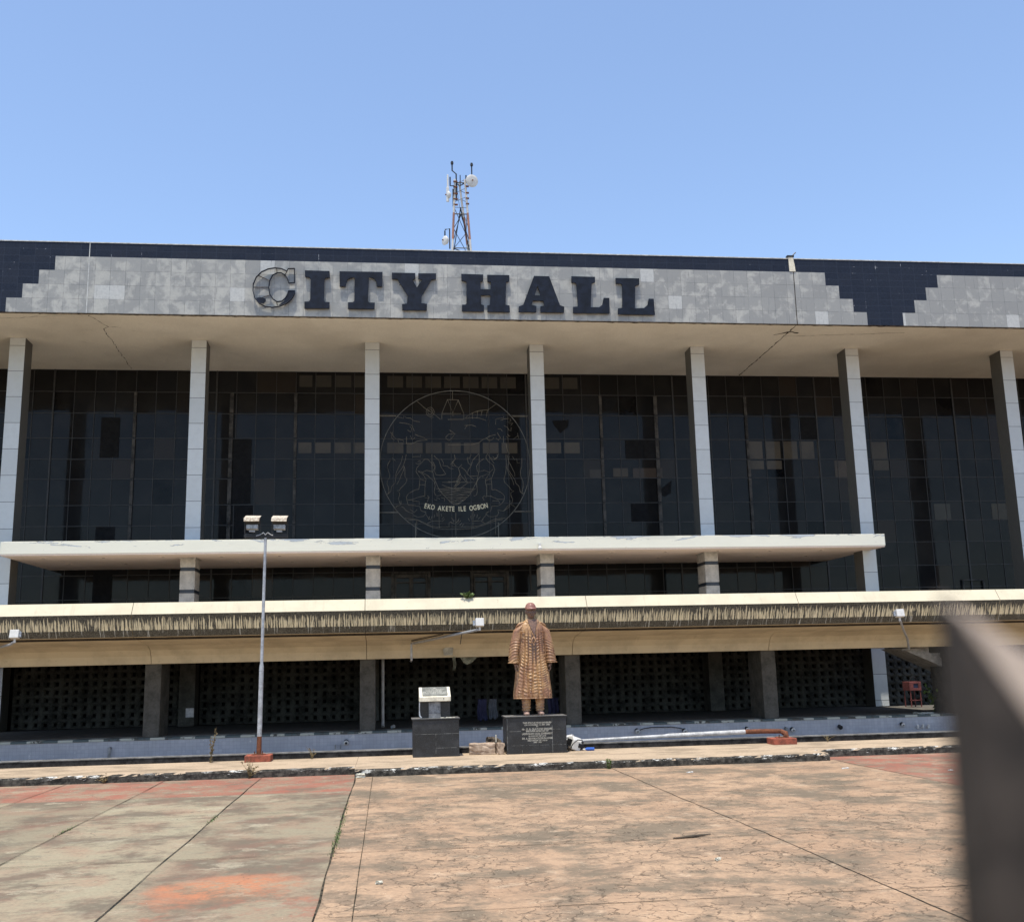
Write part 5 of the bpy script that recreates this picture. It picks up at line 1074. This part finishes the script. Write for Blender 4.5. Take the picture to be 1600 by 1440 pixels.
# shoes
for s in (-1, 1):
    b = MB()
    b.ell((s*.16, -.07, .045), (.066,.135,.045), 16, 10, 0, ST); b.ell((s*.155, .03, .055), (.055,.07,.06), 16, 10, 0, ST); b.ell((s*.165,-.12,.04), (.06,.075,.042), 14, 10, 0, ST)
    b.box(s*.16-.05, s*.16+.05, -.16, .08, 0, .02, 0, ST)
    remeshed(b, 'shoe', M_FOOT, st, .010, 3)
# trousers with bunched folds
for s in (-1, 1):
    rings = []
    for i in range(46):
        z = .10+.42*i/45
        ring = []
        for k in range(28):
            a = 2*math.pi*k/28
            r = .085+.02*(z-.1)/.4+.010*math.sin(z*95+2.2*math.sin(a+s))*max(0, 1-(z-.1)/.28)+.005*math.sin(a*5+z*9)
            ring.append(T_((s*.152+r*math.cos(a), r*1.05*math.sin(a), z)))
        rings.append(ring)
    b = MB(); b.loft(rings); b.build('trouser_leg', M_ROBE, st, smooth=True)
# robe
def interp(tab, z):
    for i in range(len(tab)-1):
        if z <= tab[i+1][0]:
            t = (z-tab[i][0])/(tab[i+1][0]-tab[i][0]); t = t*t*(3-2*t)*.4+t*.6
            return [p+(q-p)*t for p, q in zip(tab[i][1:], tab[i+1][1:])]
    return list(tab[-1][1:])
RT = [(.36,.415,.255,0),(.42,.425,.265,0),(.9,.375,.24,0),(1.3,.305,.21,0),(1.62,.285,.20,0),(1.84,.29,.19,0),(1.95,.275,.16,0),(2.01,.20,.13,0),(2.05,.13,.105,0),(2.075,.11,.10,0)]
GR = [-.86,-.62,-.36,-.07,.20,.50,.80]
rr_ = random.Random(4); PH = [rr_.uniform(0, 6) for _ in range(9)]; SL = [14.,16.,9.,2.,-3.,-8.,-15.,-14.]
def robe_pt(z, a):
    w_, d_, _ = interp(RT, z)
    u = math.cos(a); f = -math.sin(a)               # f>0 front
    r = 1.
    low = max(0, min(1, (1.9-z)/.3))
    g_ = 0
    for q in GR:
        dd = (u-q+.03*math.sin(z*4+q*9)*(1.9-z))/.045
        g_ += math.exp(-dd*dd)
    cellk = sum(1 for q in GR if u > q)
    rip = math.sin(z*2*math.pi/(.058+.012*math.sin(PH[cellk]*3))+PH[cellk]*2+SL[cellk]*u*1.6+1.5*math.sin(z*9+PH[cellk]*2)+1.1*math.sin(u*9+z*5))
    rip = rip if rip > 0 else rip*.4
    env = max(0, min(1, (1.80-z)/.15))*max(0, min(1, (z-.42)/.05))
    amp = .018*env*(1-min(1, g_))
    if f < 0: amp *= .4
    amp *= .62+.38*math.sin(z*8.3+PH[cellk]*3+u*4)
    amp *= max(.15, min(1, (.97-abs(u))/.12))
    disp = amp*rip-.05*min(1, g_)*low*max(.3, 1-abs(u)**6)+.012*math.sin(a*7+z*1.3)*max(0, min(1, (1.5-z)/1.))
    # shoulder pleats
    disp += .004*math.sin(u*30+z*8)*max(0, min(1, (z-1.75)/.1))
    n = Vector((math.cos(a), math.sin(a), 0))
    x = w_*math.cos(a); y = d_*math.copysign(abs(math.sin(a))**.85, math.sin(a))
    return Vector((x, y, z))+n*disp
b = MB(); rings = []; NZ, NA = 210, 176
for i in range(NZ+1):
    z = .36+(2.075-.36)*i/NZ
    rings.append([T_(robe_pt(z, 2*math.pi*k/NA)) for k in range(NA)])
b.loft(rings); b.build('robe', M_ROBE, st, smooth=True)
# hem roll, collar and front opening
b = MB(); b.tube([T_(robe_pt(.37, 2*math.pi*k/60)) for k in range(60)], .014, 6, closed=True); b.build('hem', M_ROBE, st, smooth=True)
b = MB()
nk = []
for i in range(9):
    t = i/8; nk.append(T_((-.13+.15*t, -.10-.115*t, 2.05-.36*t)))
for i in range(1, 9):
    t = i/8; nk.append(T_((.02+.12*t, -.215+.11*t, 1.69+.36*t)))
b.tube(nk, .018, 7)
b.tube([T_((.02,-.222,1.69)), T_((.05,-.238,1.60)), T_((.0,-.238,1.52)), T_((-.05,-.238,1.60)), T_((.02,-.222,1.69))], .013, 6)
b.build('neck_trim', M_ROBE, st, smooth=True)
b = MB()
for i in range(12):
    t = i/12; z0 = 2.06-.34*t; z1 = 2.06-.34*(t+1/12)
    for (zz, tt) in ((z0, t), (z1, t+1/12)): pass
    l0 = -.11+.13*t; r0 = .12-.10*t; y0 = -.105-.105*t; l1 = -.11+.13*(t+1/12); r1 = .12-.10*(t+1/12); y1 = -.105-.105*(t+1/12)
    b.add([T_((l0, y0-.035, z0)), T_((r0, y0-.035, z0)), T_((r1, y1-.035, z1)), T_((l1, y1-.035, z1))], [(0,1,2,3)])
b.build('shirt_front', M_SKIN, st)
# sleeves
for s in (-1, 1):
    rings = []; N_ = 90
    C0 = [Vector((s*.21,.0,1.93)), Vector((s*.30,.0,1.83)), Vector((s*.355,-.01,1.6)), Vector((s*.395,-.025,1.38)), Vector((s*.415,-.045,1.13))]
    R0 = [(.09,.11),(.105,.135),(.105,.14),(.112,.15),(.115,.155)]
    for i in range(N_+1):
        t = i/N_*4; k = min(3, int(t)); f_ = t-k
        c = C0[k].lerp(C0[k+1], f_); rx = R0[k][0]+(R0[k+1][0]-R0[k][0])*f_; ry = R0[k][1]+(R0[k+1][1]-R0[k][1])*f_
        ring = []
        for j in range(40):
            a = 2*math.pi*j/40
            env = max(0, min(1, (t-1.7)/.5))
            d_ = env*.011*max(-.3, math.sin(c.z*2*math.pi/.064+s*3.4*math.cos(a+.5)+2.*math.sin(a*2+c.z*6)))+.006*math.sin(3*a+t*2)
            ring.append(T_((c.x+(rx+d_)*math.cos(a), c.y+(ry+d_)*math.sin(a), c.z)))
        rings.append(ring)
    b = MB(); b.loft(rings); b.tube([rings[-1][j] for j in range(0, 40, 1)], .010, 6, closed=True)
    b.build('sleeve', M_ROBE, st, smooth=True)
    # rolled shoulder fold
    b = MB(); b.tube([T_((s*.13,-.06,2.02)), T_((s*.22,-.08,1.99)), T_((s*.30,-.06,1.94)), T_((s*.34,.0,1.9))], [.014,.02,.02,.012], 8); b.tube([T_((s*.15,.04,2.02)), T_((s*.26,.05,1.98)), T_((s*.34,.03,1.90))], [.014,.02,.012], 8)
    b.build('shoulder_fold', M_ROBE, st, smooth=True)
    b = MB(); b.tube([T_((s*.16,-.155,1.80)), T_((s*.22,-.165,1.805)), T_((s*.27,-.13,1.80)), T_((s*.285,-.10,1.70)), T_((s*.282,-.12,1.35)), T_((s*.30,-.14,1.12))], [.008,.011,.012,.013,.013,.008], 7); b.build('seam_fold', M_ROBE, st, smooth=True)
# cap with peak
b = MB(); rings = []
for i in range(12):
    ph = i/11*math.pi/2*.98; r = math.cos(ph)**.75
    rings.append([HM @ Vector((.121*r*math.cos(a), .022+.145*r*math.sin(a), .058+.135*math.sin(ph)+.006*math.sin(6*a)*r)) for a in [2*math.pi*k/28 for k in range(28)]])
b.loft(rings); rings = [[HM @ Vector((rr*.121*math.cos(a), .022+rr*.146*math.sin(a), z+.02)) for a in [2*math.pi*k/28 for k in range(28)]] for z, rr in ((.035,1.0),(.05,1.05),(.075,1.03))]
b.loft(rings)
top = []; bot = []
n_ = 14
for i in range(n_+1):
    a = math.pi*(1.04+.92*i/n_)
    ci, si = math.cos(a), math.sin(a)
    for e, L in ((0, top), (1, top)): pass
    inner = Vector((.119*ci, .022+.14*si, .078)); outer = Vector((.126*ci, .022+.14*si-.075*abs(si)**1.3, .062-.012*abs(ci)))
    top += [HM @ (inner+Vector((0,0,.012))), HM @ (outer+Vector((0,0,.008)))]; bot += [HM @ (inner-Vector((0,0,.008))), HM @ (outer-Vector((0,0,.006)))]
k = len(top); fs = []
for i in range(n_):
    fs += [(2*i, 2*i+1, 2*i+3, 2*i+2), (k+2*i, k+2*i+2, k+2*i+3, k+2*i+1), (2*i+1, k+2*i+1, k+2*i+3, 2*i+3)]
b.add(top+bot, fs); b.build('cap', M_CAP, st, smooth=True)

# ================================================================ small things
def lump(name, c, dims, mat, label, cat, rot=0, seed=1, group=None, n=3, jit=.08, tilt=0):
    r = random.Random(seed)
    bm = bmesh.new(); bmesh.ops.create_cube(bm, size=1)
    bmesh.ops.subdivide_edges(bm, edges=bm.edges, cuts=n, use_grid_fill=True)
    for v in bm.verts:
        v.co += Vector((r.uniform(-1,1)*jit/dims[0]*.1, r.uniform(-1,1)*jit/dims[1]*.1, r.uniform(-1,1)*jit/dims[2]*.1))
        v.co = Vector((v.co.x*dims[0], v.co.y*dims[1], v.co.z*dims[2]))
    me = D.meshes.new(name); bm.to_mesh(me); bm.free(); me.materials.append(mat)
    o = D.objects.new(name, me); col.objects.link(o); o.location = (c[0], c[1], c[2]+dims[2]/2); o.rotation_euler = (0, tilt, rot)
    bv = o.modifiers.new("bevel", 'BEVEL'); bv.width = min(dims)*.06; bv.segments = 1
    return tag(o, label, cat, group)
lump('broken_block', (2.03, 23.30, .15), (.56,.22,.23), M_RUB, 'longest broken concrete block lying between the two plinths', 'rubble', -.06, 1, 'concrete blocks beside the statue plinth', 4, .16)
lump('broken_block', (2.40, 23.18, .15), (.15,.22,.235), M_RUB, 'short broken concrete block touching the left side of the statue plinth', 'rubble', .05, 2, 'concrete blocks beside the statue plinth', 3, .14)
lump('broken_block', (2.29, 23.62, .15), (.26,.12,.30), M_RUBD, 'dark jagged block standing behind the longest pale block', 'rubble', .2, 5, 'concrete blocks beside the statue plinth', 3, .5, .25)
b = MB(); b.box(2.335, 2.36, 23.5, 23.53, .38, .53, 0); tag(b.build('white_stake', M_CREAMC, bevel=.004), 'thin cream stake stuck up among the rubble blocks', 'stake')
lump('stone', (-.50, 20.68, .01), (.15,.10,.07), M_STONE, 'pale rounded stone at the left corner of the projecting kerb', 'stone', .3, 7, None, 3, .12)
lump('paper_scrap', (8.35, 17.6+1.6, .008), (.14,.05,.012), M_LIGHTBOX, 'white scrap on the paving below the right kerb corner', 'litter', .2, 8)
lump('paper_scrap', (5.5, 19.5, .008), (.13,.05,.012), M_LIGHTBOX, 'small white scrap in front of the projecting kerb', 'litter', .5, 9)
lump('paper_scrap', (9.9, 18.3, .004), (.07,.05,.012), M_LIGHTBOX, 'tiny white scrap on the red paving at right', 'litter', .1, 10)
lump('pebble', (-.08, 10.6, .008), (.06,.04,.025), M_STONE, 'small pale pebble on the stamped paving near the left joint', 'stone', .2, 11)
lump('pebble', (3.35, 11.0, .008), (.05,.035,.02), M_STONE, 'small pale pebble near the middle of the stamped paving', 'stone', .6, 12)
bt = thing('plastic_bottle', (4.38, 23.3, .15), 'crushed blue plastic bottle on the footway behind the statue plinth', 'bottle')
b = MB(); b.tube([(4.27,23.3,.185),(4.31,23.3,.188),(4.41,23.31,.185),(4.47,23.31,.185)], [.02,.034,.036,.034], 8); b.build('bottle_body', M_BLUEP, bt); b = MB(); b.tube([(4.22,23.3,.183),(4.27,23.3,.185)], .015, 8); b.build('bottle_cap', M_LIGHTBOX, bt)
lump('litter_clump', (3.98, 23.42, .15), (.12,.10,.07), M_RUBD, 'dark clump of litter at the right foot of the statue plinth', 'litter', .2, 14, None, 3, .4)
b = MB(); b.tube([(3.25, 12.35, .02), (3.5, 12.42, .025), (3.75, 12.55, .02)], [.008,.016,.006], 6); tag(b.build('stick', M_RUBD), 'thin dark stick lying on the stamped paving', 'stick')
# plants
def weed(name, x, y, z, h, n, mat, label, cat, seed, spread=.5, leaf=.05, group=None, stems=True, lw=.3):
    r = random.Random(seed); t = thing(name, (x, y, z), label, cat, group)
    sb = MB(); lb = MB()
    for i in range(n):
        a = r.uniform(0, 2*math.pi); lean = r.uniform(.1, spread); hh = h*r.uniform(.5, 1.)
        p = [Vector((x, y, z))]
        for k in range(1, 5): p.append(Vector((x+math.cos(a)*lean*hh*(k/4)**1.5, y+math.sin(a)*lean*hh*(k/4)**1.5, z+hh*k/4*(1-.12*k/4*lean*2))))
        sb.tube(p, [.006,.005,.004,.003,.002], 4)
        for k in range(1, 5):
            for q in range(4):
                c = p[k-1].lerp(p[k], r.random()); u = Vector((r.uniform(-1,1), r.uniform(-1,1), r.uniform(-.3,.9))).normalized(); v = u.cross(Vector((r.uniform(-1,1), r.uniform(-1,1), r.uniform(-1,1)))).normalized()
                L = leaf*r.uniform(.5, 1.2)
                lb.add([c, c+u*L*.5+v*L*lw, c+u*L, c+u*L*.5-v*L*lw], [(0,1,2,3)])
    sb.build('stem', M_DRY, t); lb.build('leaves', mat, t, fix=False)
    return t
weed('weed', -3.68, 23.45, .15, .75, 7, M_DRY, 'tall dried brown weed left of the lamp post, before the blue wall', 'weed', 1, .22, .05)
weed('weed', -2.62, 21.38, .0, .38, 12, M_DRY, 'straggly dry weed against the kerb below the lamp post', 'weed', 2, 1.3, .04)
weed('weed', -5.3, 21.38, .0, .22, 9, M_DRY, 'low dry weed against the far left kerb', 'weed', 3, 1.4, .03)
weed('weed', 4.25, 20.72, .0, .22, 6, M_LEAF, 'small green weed at the foot of the projecting kerb', 'weed', 4, .7, .05)
weed('weed', -1.6, 23.6, .15, .28, 8, M_DRY, 'thin dry grass stalks beside the lamp post base on the footway', 'weed', 6, 1.8, .03)
weed('weed', 9.9, 23.6, .15, .22, 7, M_DRY, 'thin dry stalks right of the fallen lamp post base', 'weed', 7, 1.6, .02)
weed('plant', 2.18, 28.66, 3.84, .14, 8, M_LEAF, 'small green plant sprouting on top of the terrace beam', 'plant', 8, 1.8, .12)
weed('plant', 17.3, 32.4, .28, .9, 10, M_LEAF, 'bushy plant growing beside the red machine by the blurred picket', 'plant', 9, .7, .14)
# moss line in the joint beside the stamped paving
r_ = random.Random(2); lb = MB()
for i in range(420):
    y = r_.choice([r_.uniform(13, 17), r_.uniform(12.2, 15.5), r_.gauss(13.3, .5)]); x = -.6+r_.gauss(0, .018); u = Vector((r_.uniform(-1,1), r_.uniform(-1,1), r_.uniform(.3,1.2))).normalized()*r_.uniform(.012, .035); v = Vector((-u.y, u.x, 0)).normalized()*.006
    c = Vector((x, y, .005)); lb.add([c-v, c+v, c+u], [(0,1,2)])
for (xx, y0_) in ((-2.4, 15.6), (-4.2, 15.0)):
    for i in range(60):
        y = r_.gauss(y0_, .22); x = xx+r_.gauss(0, .02); u = Vector((r_.uniform(-1,1), r_.uniform(-1,1), r_.uniform(.3,1.2))).normalized()*r_.uniform(.015, .04); v = Vector((-u.y, u.x, 0)).normalized()*.006
        c = Vector((x, y, .005)); lb.add([c-v, c+v, c+u], [(0,1,2)])
tag(lb.build('moss', M_LEAF, fix=False), kind='stuff')
# litter of small grit at the kerb and on the paving
gb = MB(); r_ = random.Random(12)
for i in range(1100):
    x = r_.uniform(-8, 9); y = r_.uniform(9, 20.6) if i % 3 else 20.7-abs(r_.gauss(0, .25)); zz = .008 if x > -.6 else .002
    if i % 7 == 0: y = r_.uniform(20.95, 23.5); zz = .151
    s_ = r_.uniform(.003, .009)*(1.6 if r_.random() < .06 else 1)
    if x < -.6 and 20.6 < y < 21.4: y = 21.3-abs(r_.gauss(0, .15))
    a = r_.uniform(0, 3); c, q = math.cos(a)*s_, math.sin(a)*s_
    gb.add([(x+c, y+q, zz), (x-q, y+c, zz), (x-c, y-q, zz), (x+q, y-c, zz), (x, y, zz+s_*.8)], [(0,1,4),(1,2,4),(2,3,4),(3,0,4)])
tag(gb.build('grit', M_RUB, fix=False), kind='stuff')
# hanging cloths in the undercroft
def cloth(name, x, y, zt, w_, h_, mat, label, cat, seed, taper=.0):
    r = random.Random(seed); nx, nz = 14, 12; vs = []
    for j in range(nz+1):
        for i in range(nx+1):
            u = i/nx-.5; v = j/nz
            ww = w_*(1-taper*v)
            vs.append((x+u*ww+.01*math.sin(v*7+seed), y+.035*math.sin(u*16+seed)*(.4+.6*v)+.02*math.sin(v*5), zt-h_*v+.03*abs(u)*math.sin(seed)+(.03*math.sin(u*11+seed) if j == nz else 0)))
    b = MB(); b.add(vs, [(j*(nx+1)+i, j*(nx+1)+i+1, (j+1)*(nx+1)+i+1, (j+1)*(nx+1)+i) for j in range(nz) for i in range(nx)])
    o = b.build(name, mat, smooth=True, fix=False); s_ = o.modifiers.new("s", 'SOLIDIFY'); s_.thickness = .006
    return tag(o, label, cat)
cloth('hanging_cloth', 2.85, 32.6, 1.02, .26, .62, M_CLOTH1, 'dark navy cloth hung in the undercroft left of the statue legs', 'cloth', 1, -.2)
cloth('hanging_cloth', 3.18, 32.6, 1.02, .22, .58, M_CLOTH2, 'grey cloth hung beside the navy one behind the statue', 'cloth', 2, -.3)
cloth('hanging_cloth', 5.05, 32.7, 1.0, .32, .46, M_CLOTH1, 'dark cloth hung behind the right side of the statue', 'cloth', 3)
cloth('rag', 1.93, 31.04, 2.29, .08, .36, M_RAG, 'narrow pale rag dangling from the beam edge above the plaque stand', 'cloth', 4, .1)
b = MB(); b.add([(2.1,31.1,2.27),(2.35,31.12,2.26),(2.6,31.12,2.27),(2.45,31.1,2.12),(2.3,31.1,2.06),(2.2,31.1,2.12)], [(0,1,4,5),(1,2,3,4)]); o = b.build('torn_tarpaulin', M_RAG, fix=False); s_ = o.modifiers.new("s", 'SOLIDIFY'); s_.thickness = .006
tag(o, 'torn sagging tarpaulin scrap under the beam left of the statue', 'cloth')
b = MB(); b.tube([(2.6,32.6,1.03),(3.4,32.6,1.03),(4.8,32.65,1.02),(5.3,32.7,1.04)], .008, 4); tag(b.build('washing_line', M_BLK), 'thin line strung behind the statue holding the cloths', 'line')
# security camera on canopy edge
cc = thing('dome_camera', (5.12, 35.12, 5.9), 'small white dome camera on the edge of the white canopy', 'camera')
b = MB(); b.box(5.08, 5.16, 35.06, 35.19, 5.93, 6.05); b.build('bracket', M_LIGHTBOX, cc, bevel=.01); b = MB(); b.ell((5.12, 35.07, 5.87), (.075,.075,.075), 14, 10); b.build('dome', M_LIGHTBOX, cc, smooth=True)
# red generator-like machine
gm = thing('red_machine', (18.2, 35.6, .28), 'small red boxed machine with a dark square opening standing on red legs', 'machine')
gx0, gx1, gz0, gz1 = 17.90, 18.33, .84, 1.14
b = MB(); b.box(gx0, gx1, 35.3, 35.33, gz0, gz0+.08); b.box(gx0, gx1, 35.3, 35.33, gz1-.07, gz1); b.box(gx0, gx0+.15, 35.3, 35.33, gz0+.08, gz1-.07); b.box(gx1-.10, gx1, 35.3, 35.33, gz0+.08, gz1-.07); b.box(gx0, gx1, 35.332, 35.8, gz0, gz1); b.build('casing', M_REDP, gm, bevel=.008)
b = MB(); b.box(gx0+.16, gx1-.11, 35.315, 35.33, gz0+.085, gz1-.075); b.build('screen', M_NAVY, gm)
b = MB()
for x in (gx0+.02, gx1-.05):
    for y in (35.32, 35.75): b.box(x, x+.03, y, y+.03, .28, gz0)
b.box(gx0, gx1, 35.32, 35.36, .50, .53); b.build('stand', M_REDP, gm)
b = MB(); b.tube([(gx0+.05,35.4,gz1),(gx0+.15,35.4,gz1+.16),(gx1-.15,35.4,gz1+.16),(gx1-.05,35.4,gz1)], .014, 6); b.build('handle', M_BLK, gm)
lump('cardboard_scrap', (16.35, 31.5, .268), (.6,.25,.04), M_PEEL, 'flat pale board lying on the sunlit ledge above the pool', 'board', .2, 20, None, 3, .1)
# fence picket close to the lens
fn = thing('picket_fence', (.09, .15, 0), 'out of focus dark metal picket close to the lens at the right edge', 'fence')
Yf = .15
def picket(dx, lab=None):
    b = MB()
    xl = .0857+dx; xr = .122+dx; y0 = Yf; y1 = Yf+.008
    zl = H+.0054; zr = H-.0532; ln = .0014/.04
    b.add([(xl-(zl-1.2)*ln,y0,1.2),(xr-(zl-1.2)*ln,y0,1.2),(xr,y0,zr),(xl,y0,zl),(xl-(zl-1.2)*ln,y1,1.2),(xr-(zl-1.2)*ln,y1,1.2),(xr,y1,zr+.0385),(xl+.0005,y1,zl+.0041)],
          [(0,1,2,3),(7,6,5,4),(0,3,7,4),(1,5,6,2),(0,4,5,1)])
    o = b.build('picket', M_FENCE, fn)
    b = MB(); b.add([(xl-.0004,y0-.0003,zl+.0002),(xr+.0003,y0-.0003,zr+.0002),(xr+.0003,y1,zr+.0389),(xl-.0004,y1,zl+.0045)], [(0,1,2,3)]); b.add([(xl-.0004,y0-.0003,zl+.0002),(xr+.0003,y0-.0003,zr+.0002),(xr+.0003,y0+.001,zr-.0012),(xl-.0004,y0+.001,zl-.0012)], [(0,3,2,1)])
    b.build('cut_tip', M_FTIP, o, fix=False)
for k in (0,): picket(.21*k)
b = MB(); b.box(.0, .60, Yf+.009, Yf+.023, 1.30, 1.35); b.box(.45, .49, Yf+.024, Yf+.064, 0, 1.8); b.build('rail', M_FENCE, fn)
# ================================================================ render settings
scene.render.engine = 'CYCLES'
scene.cycles.max_bounces = 8; scene.cycles.diffuse_bounces = 5; scene.cycles.glossy_bounces = 4
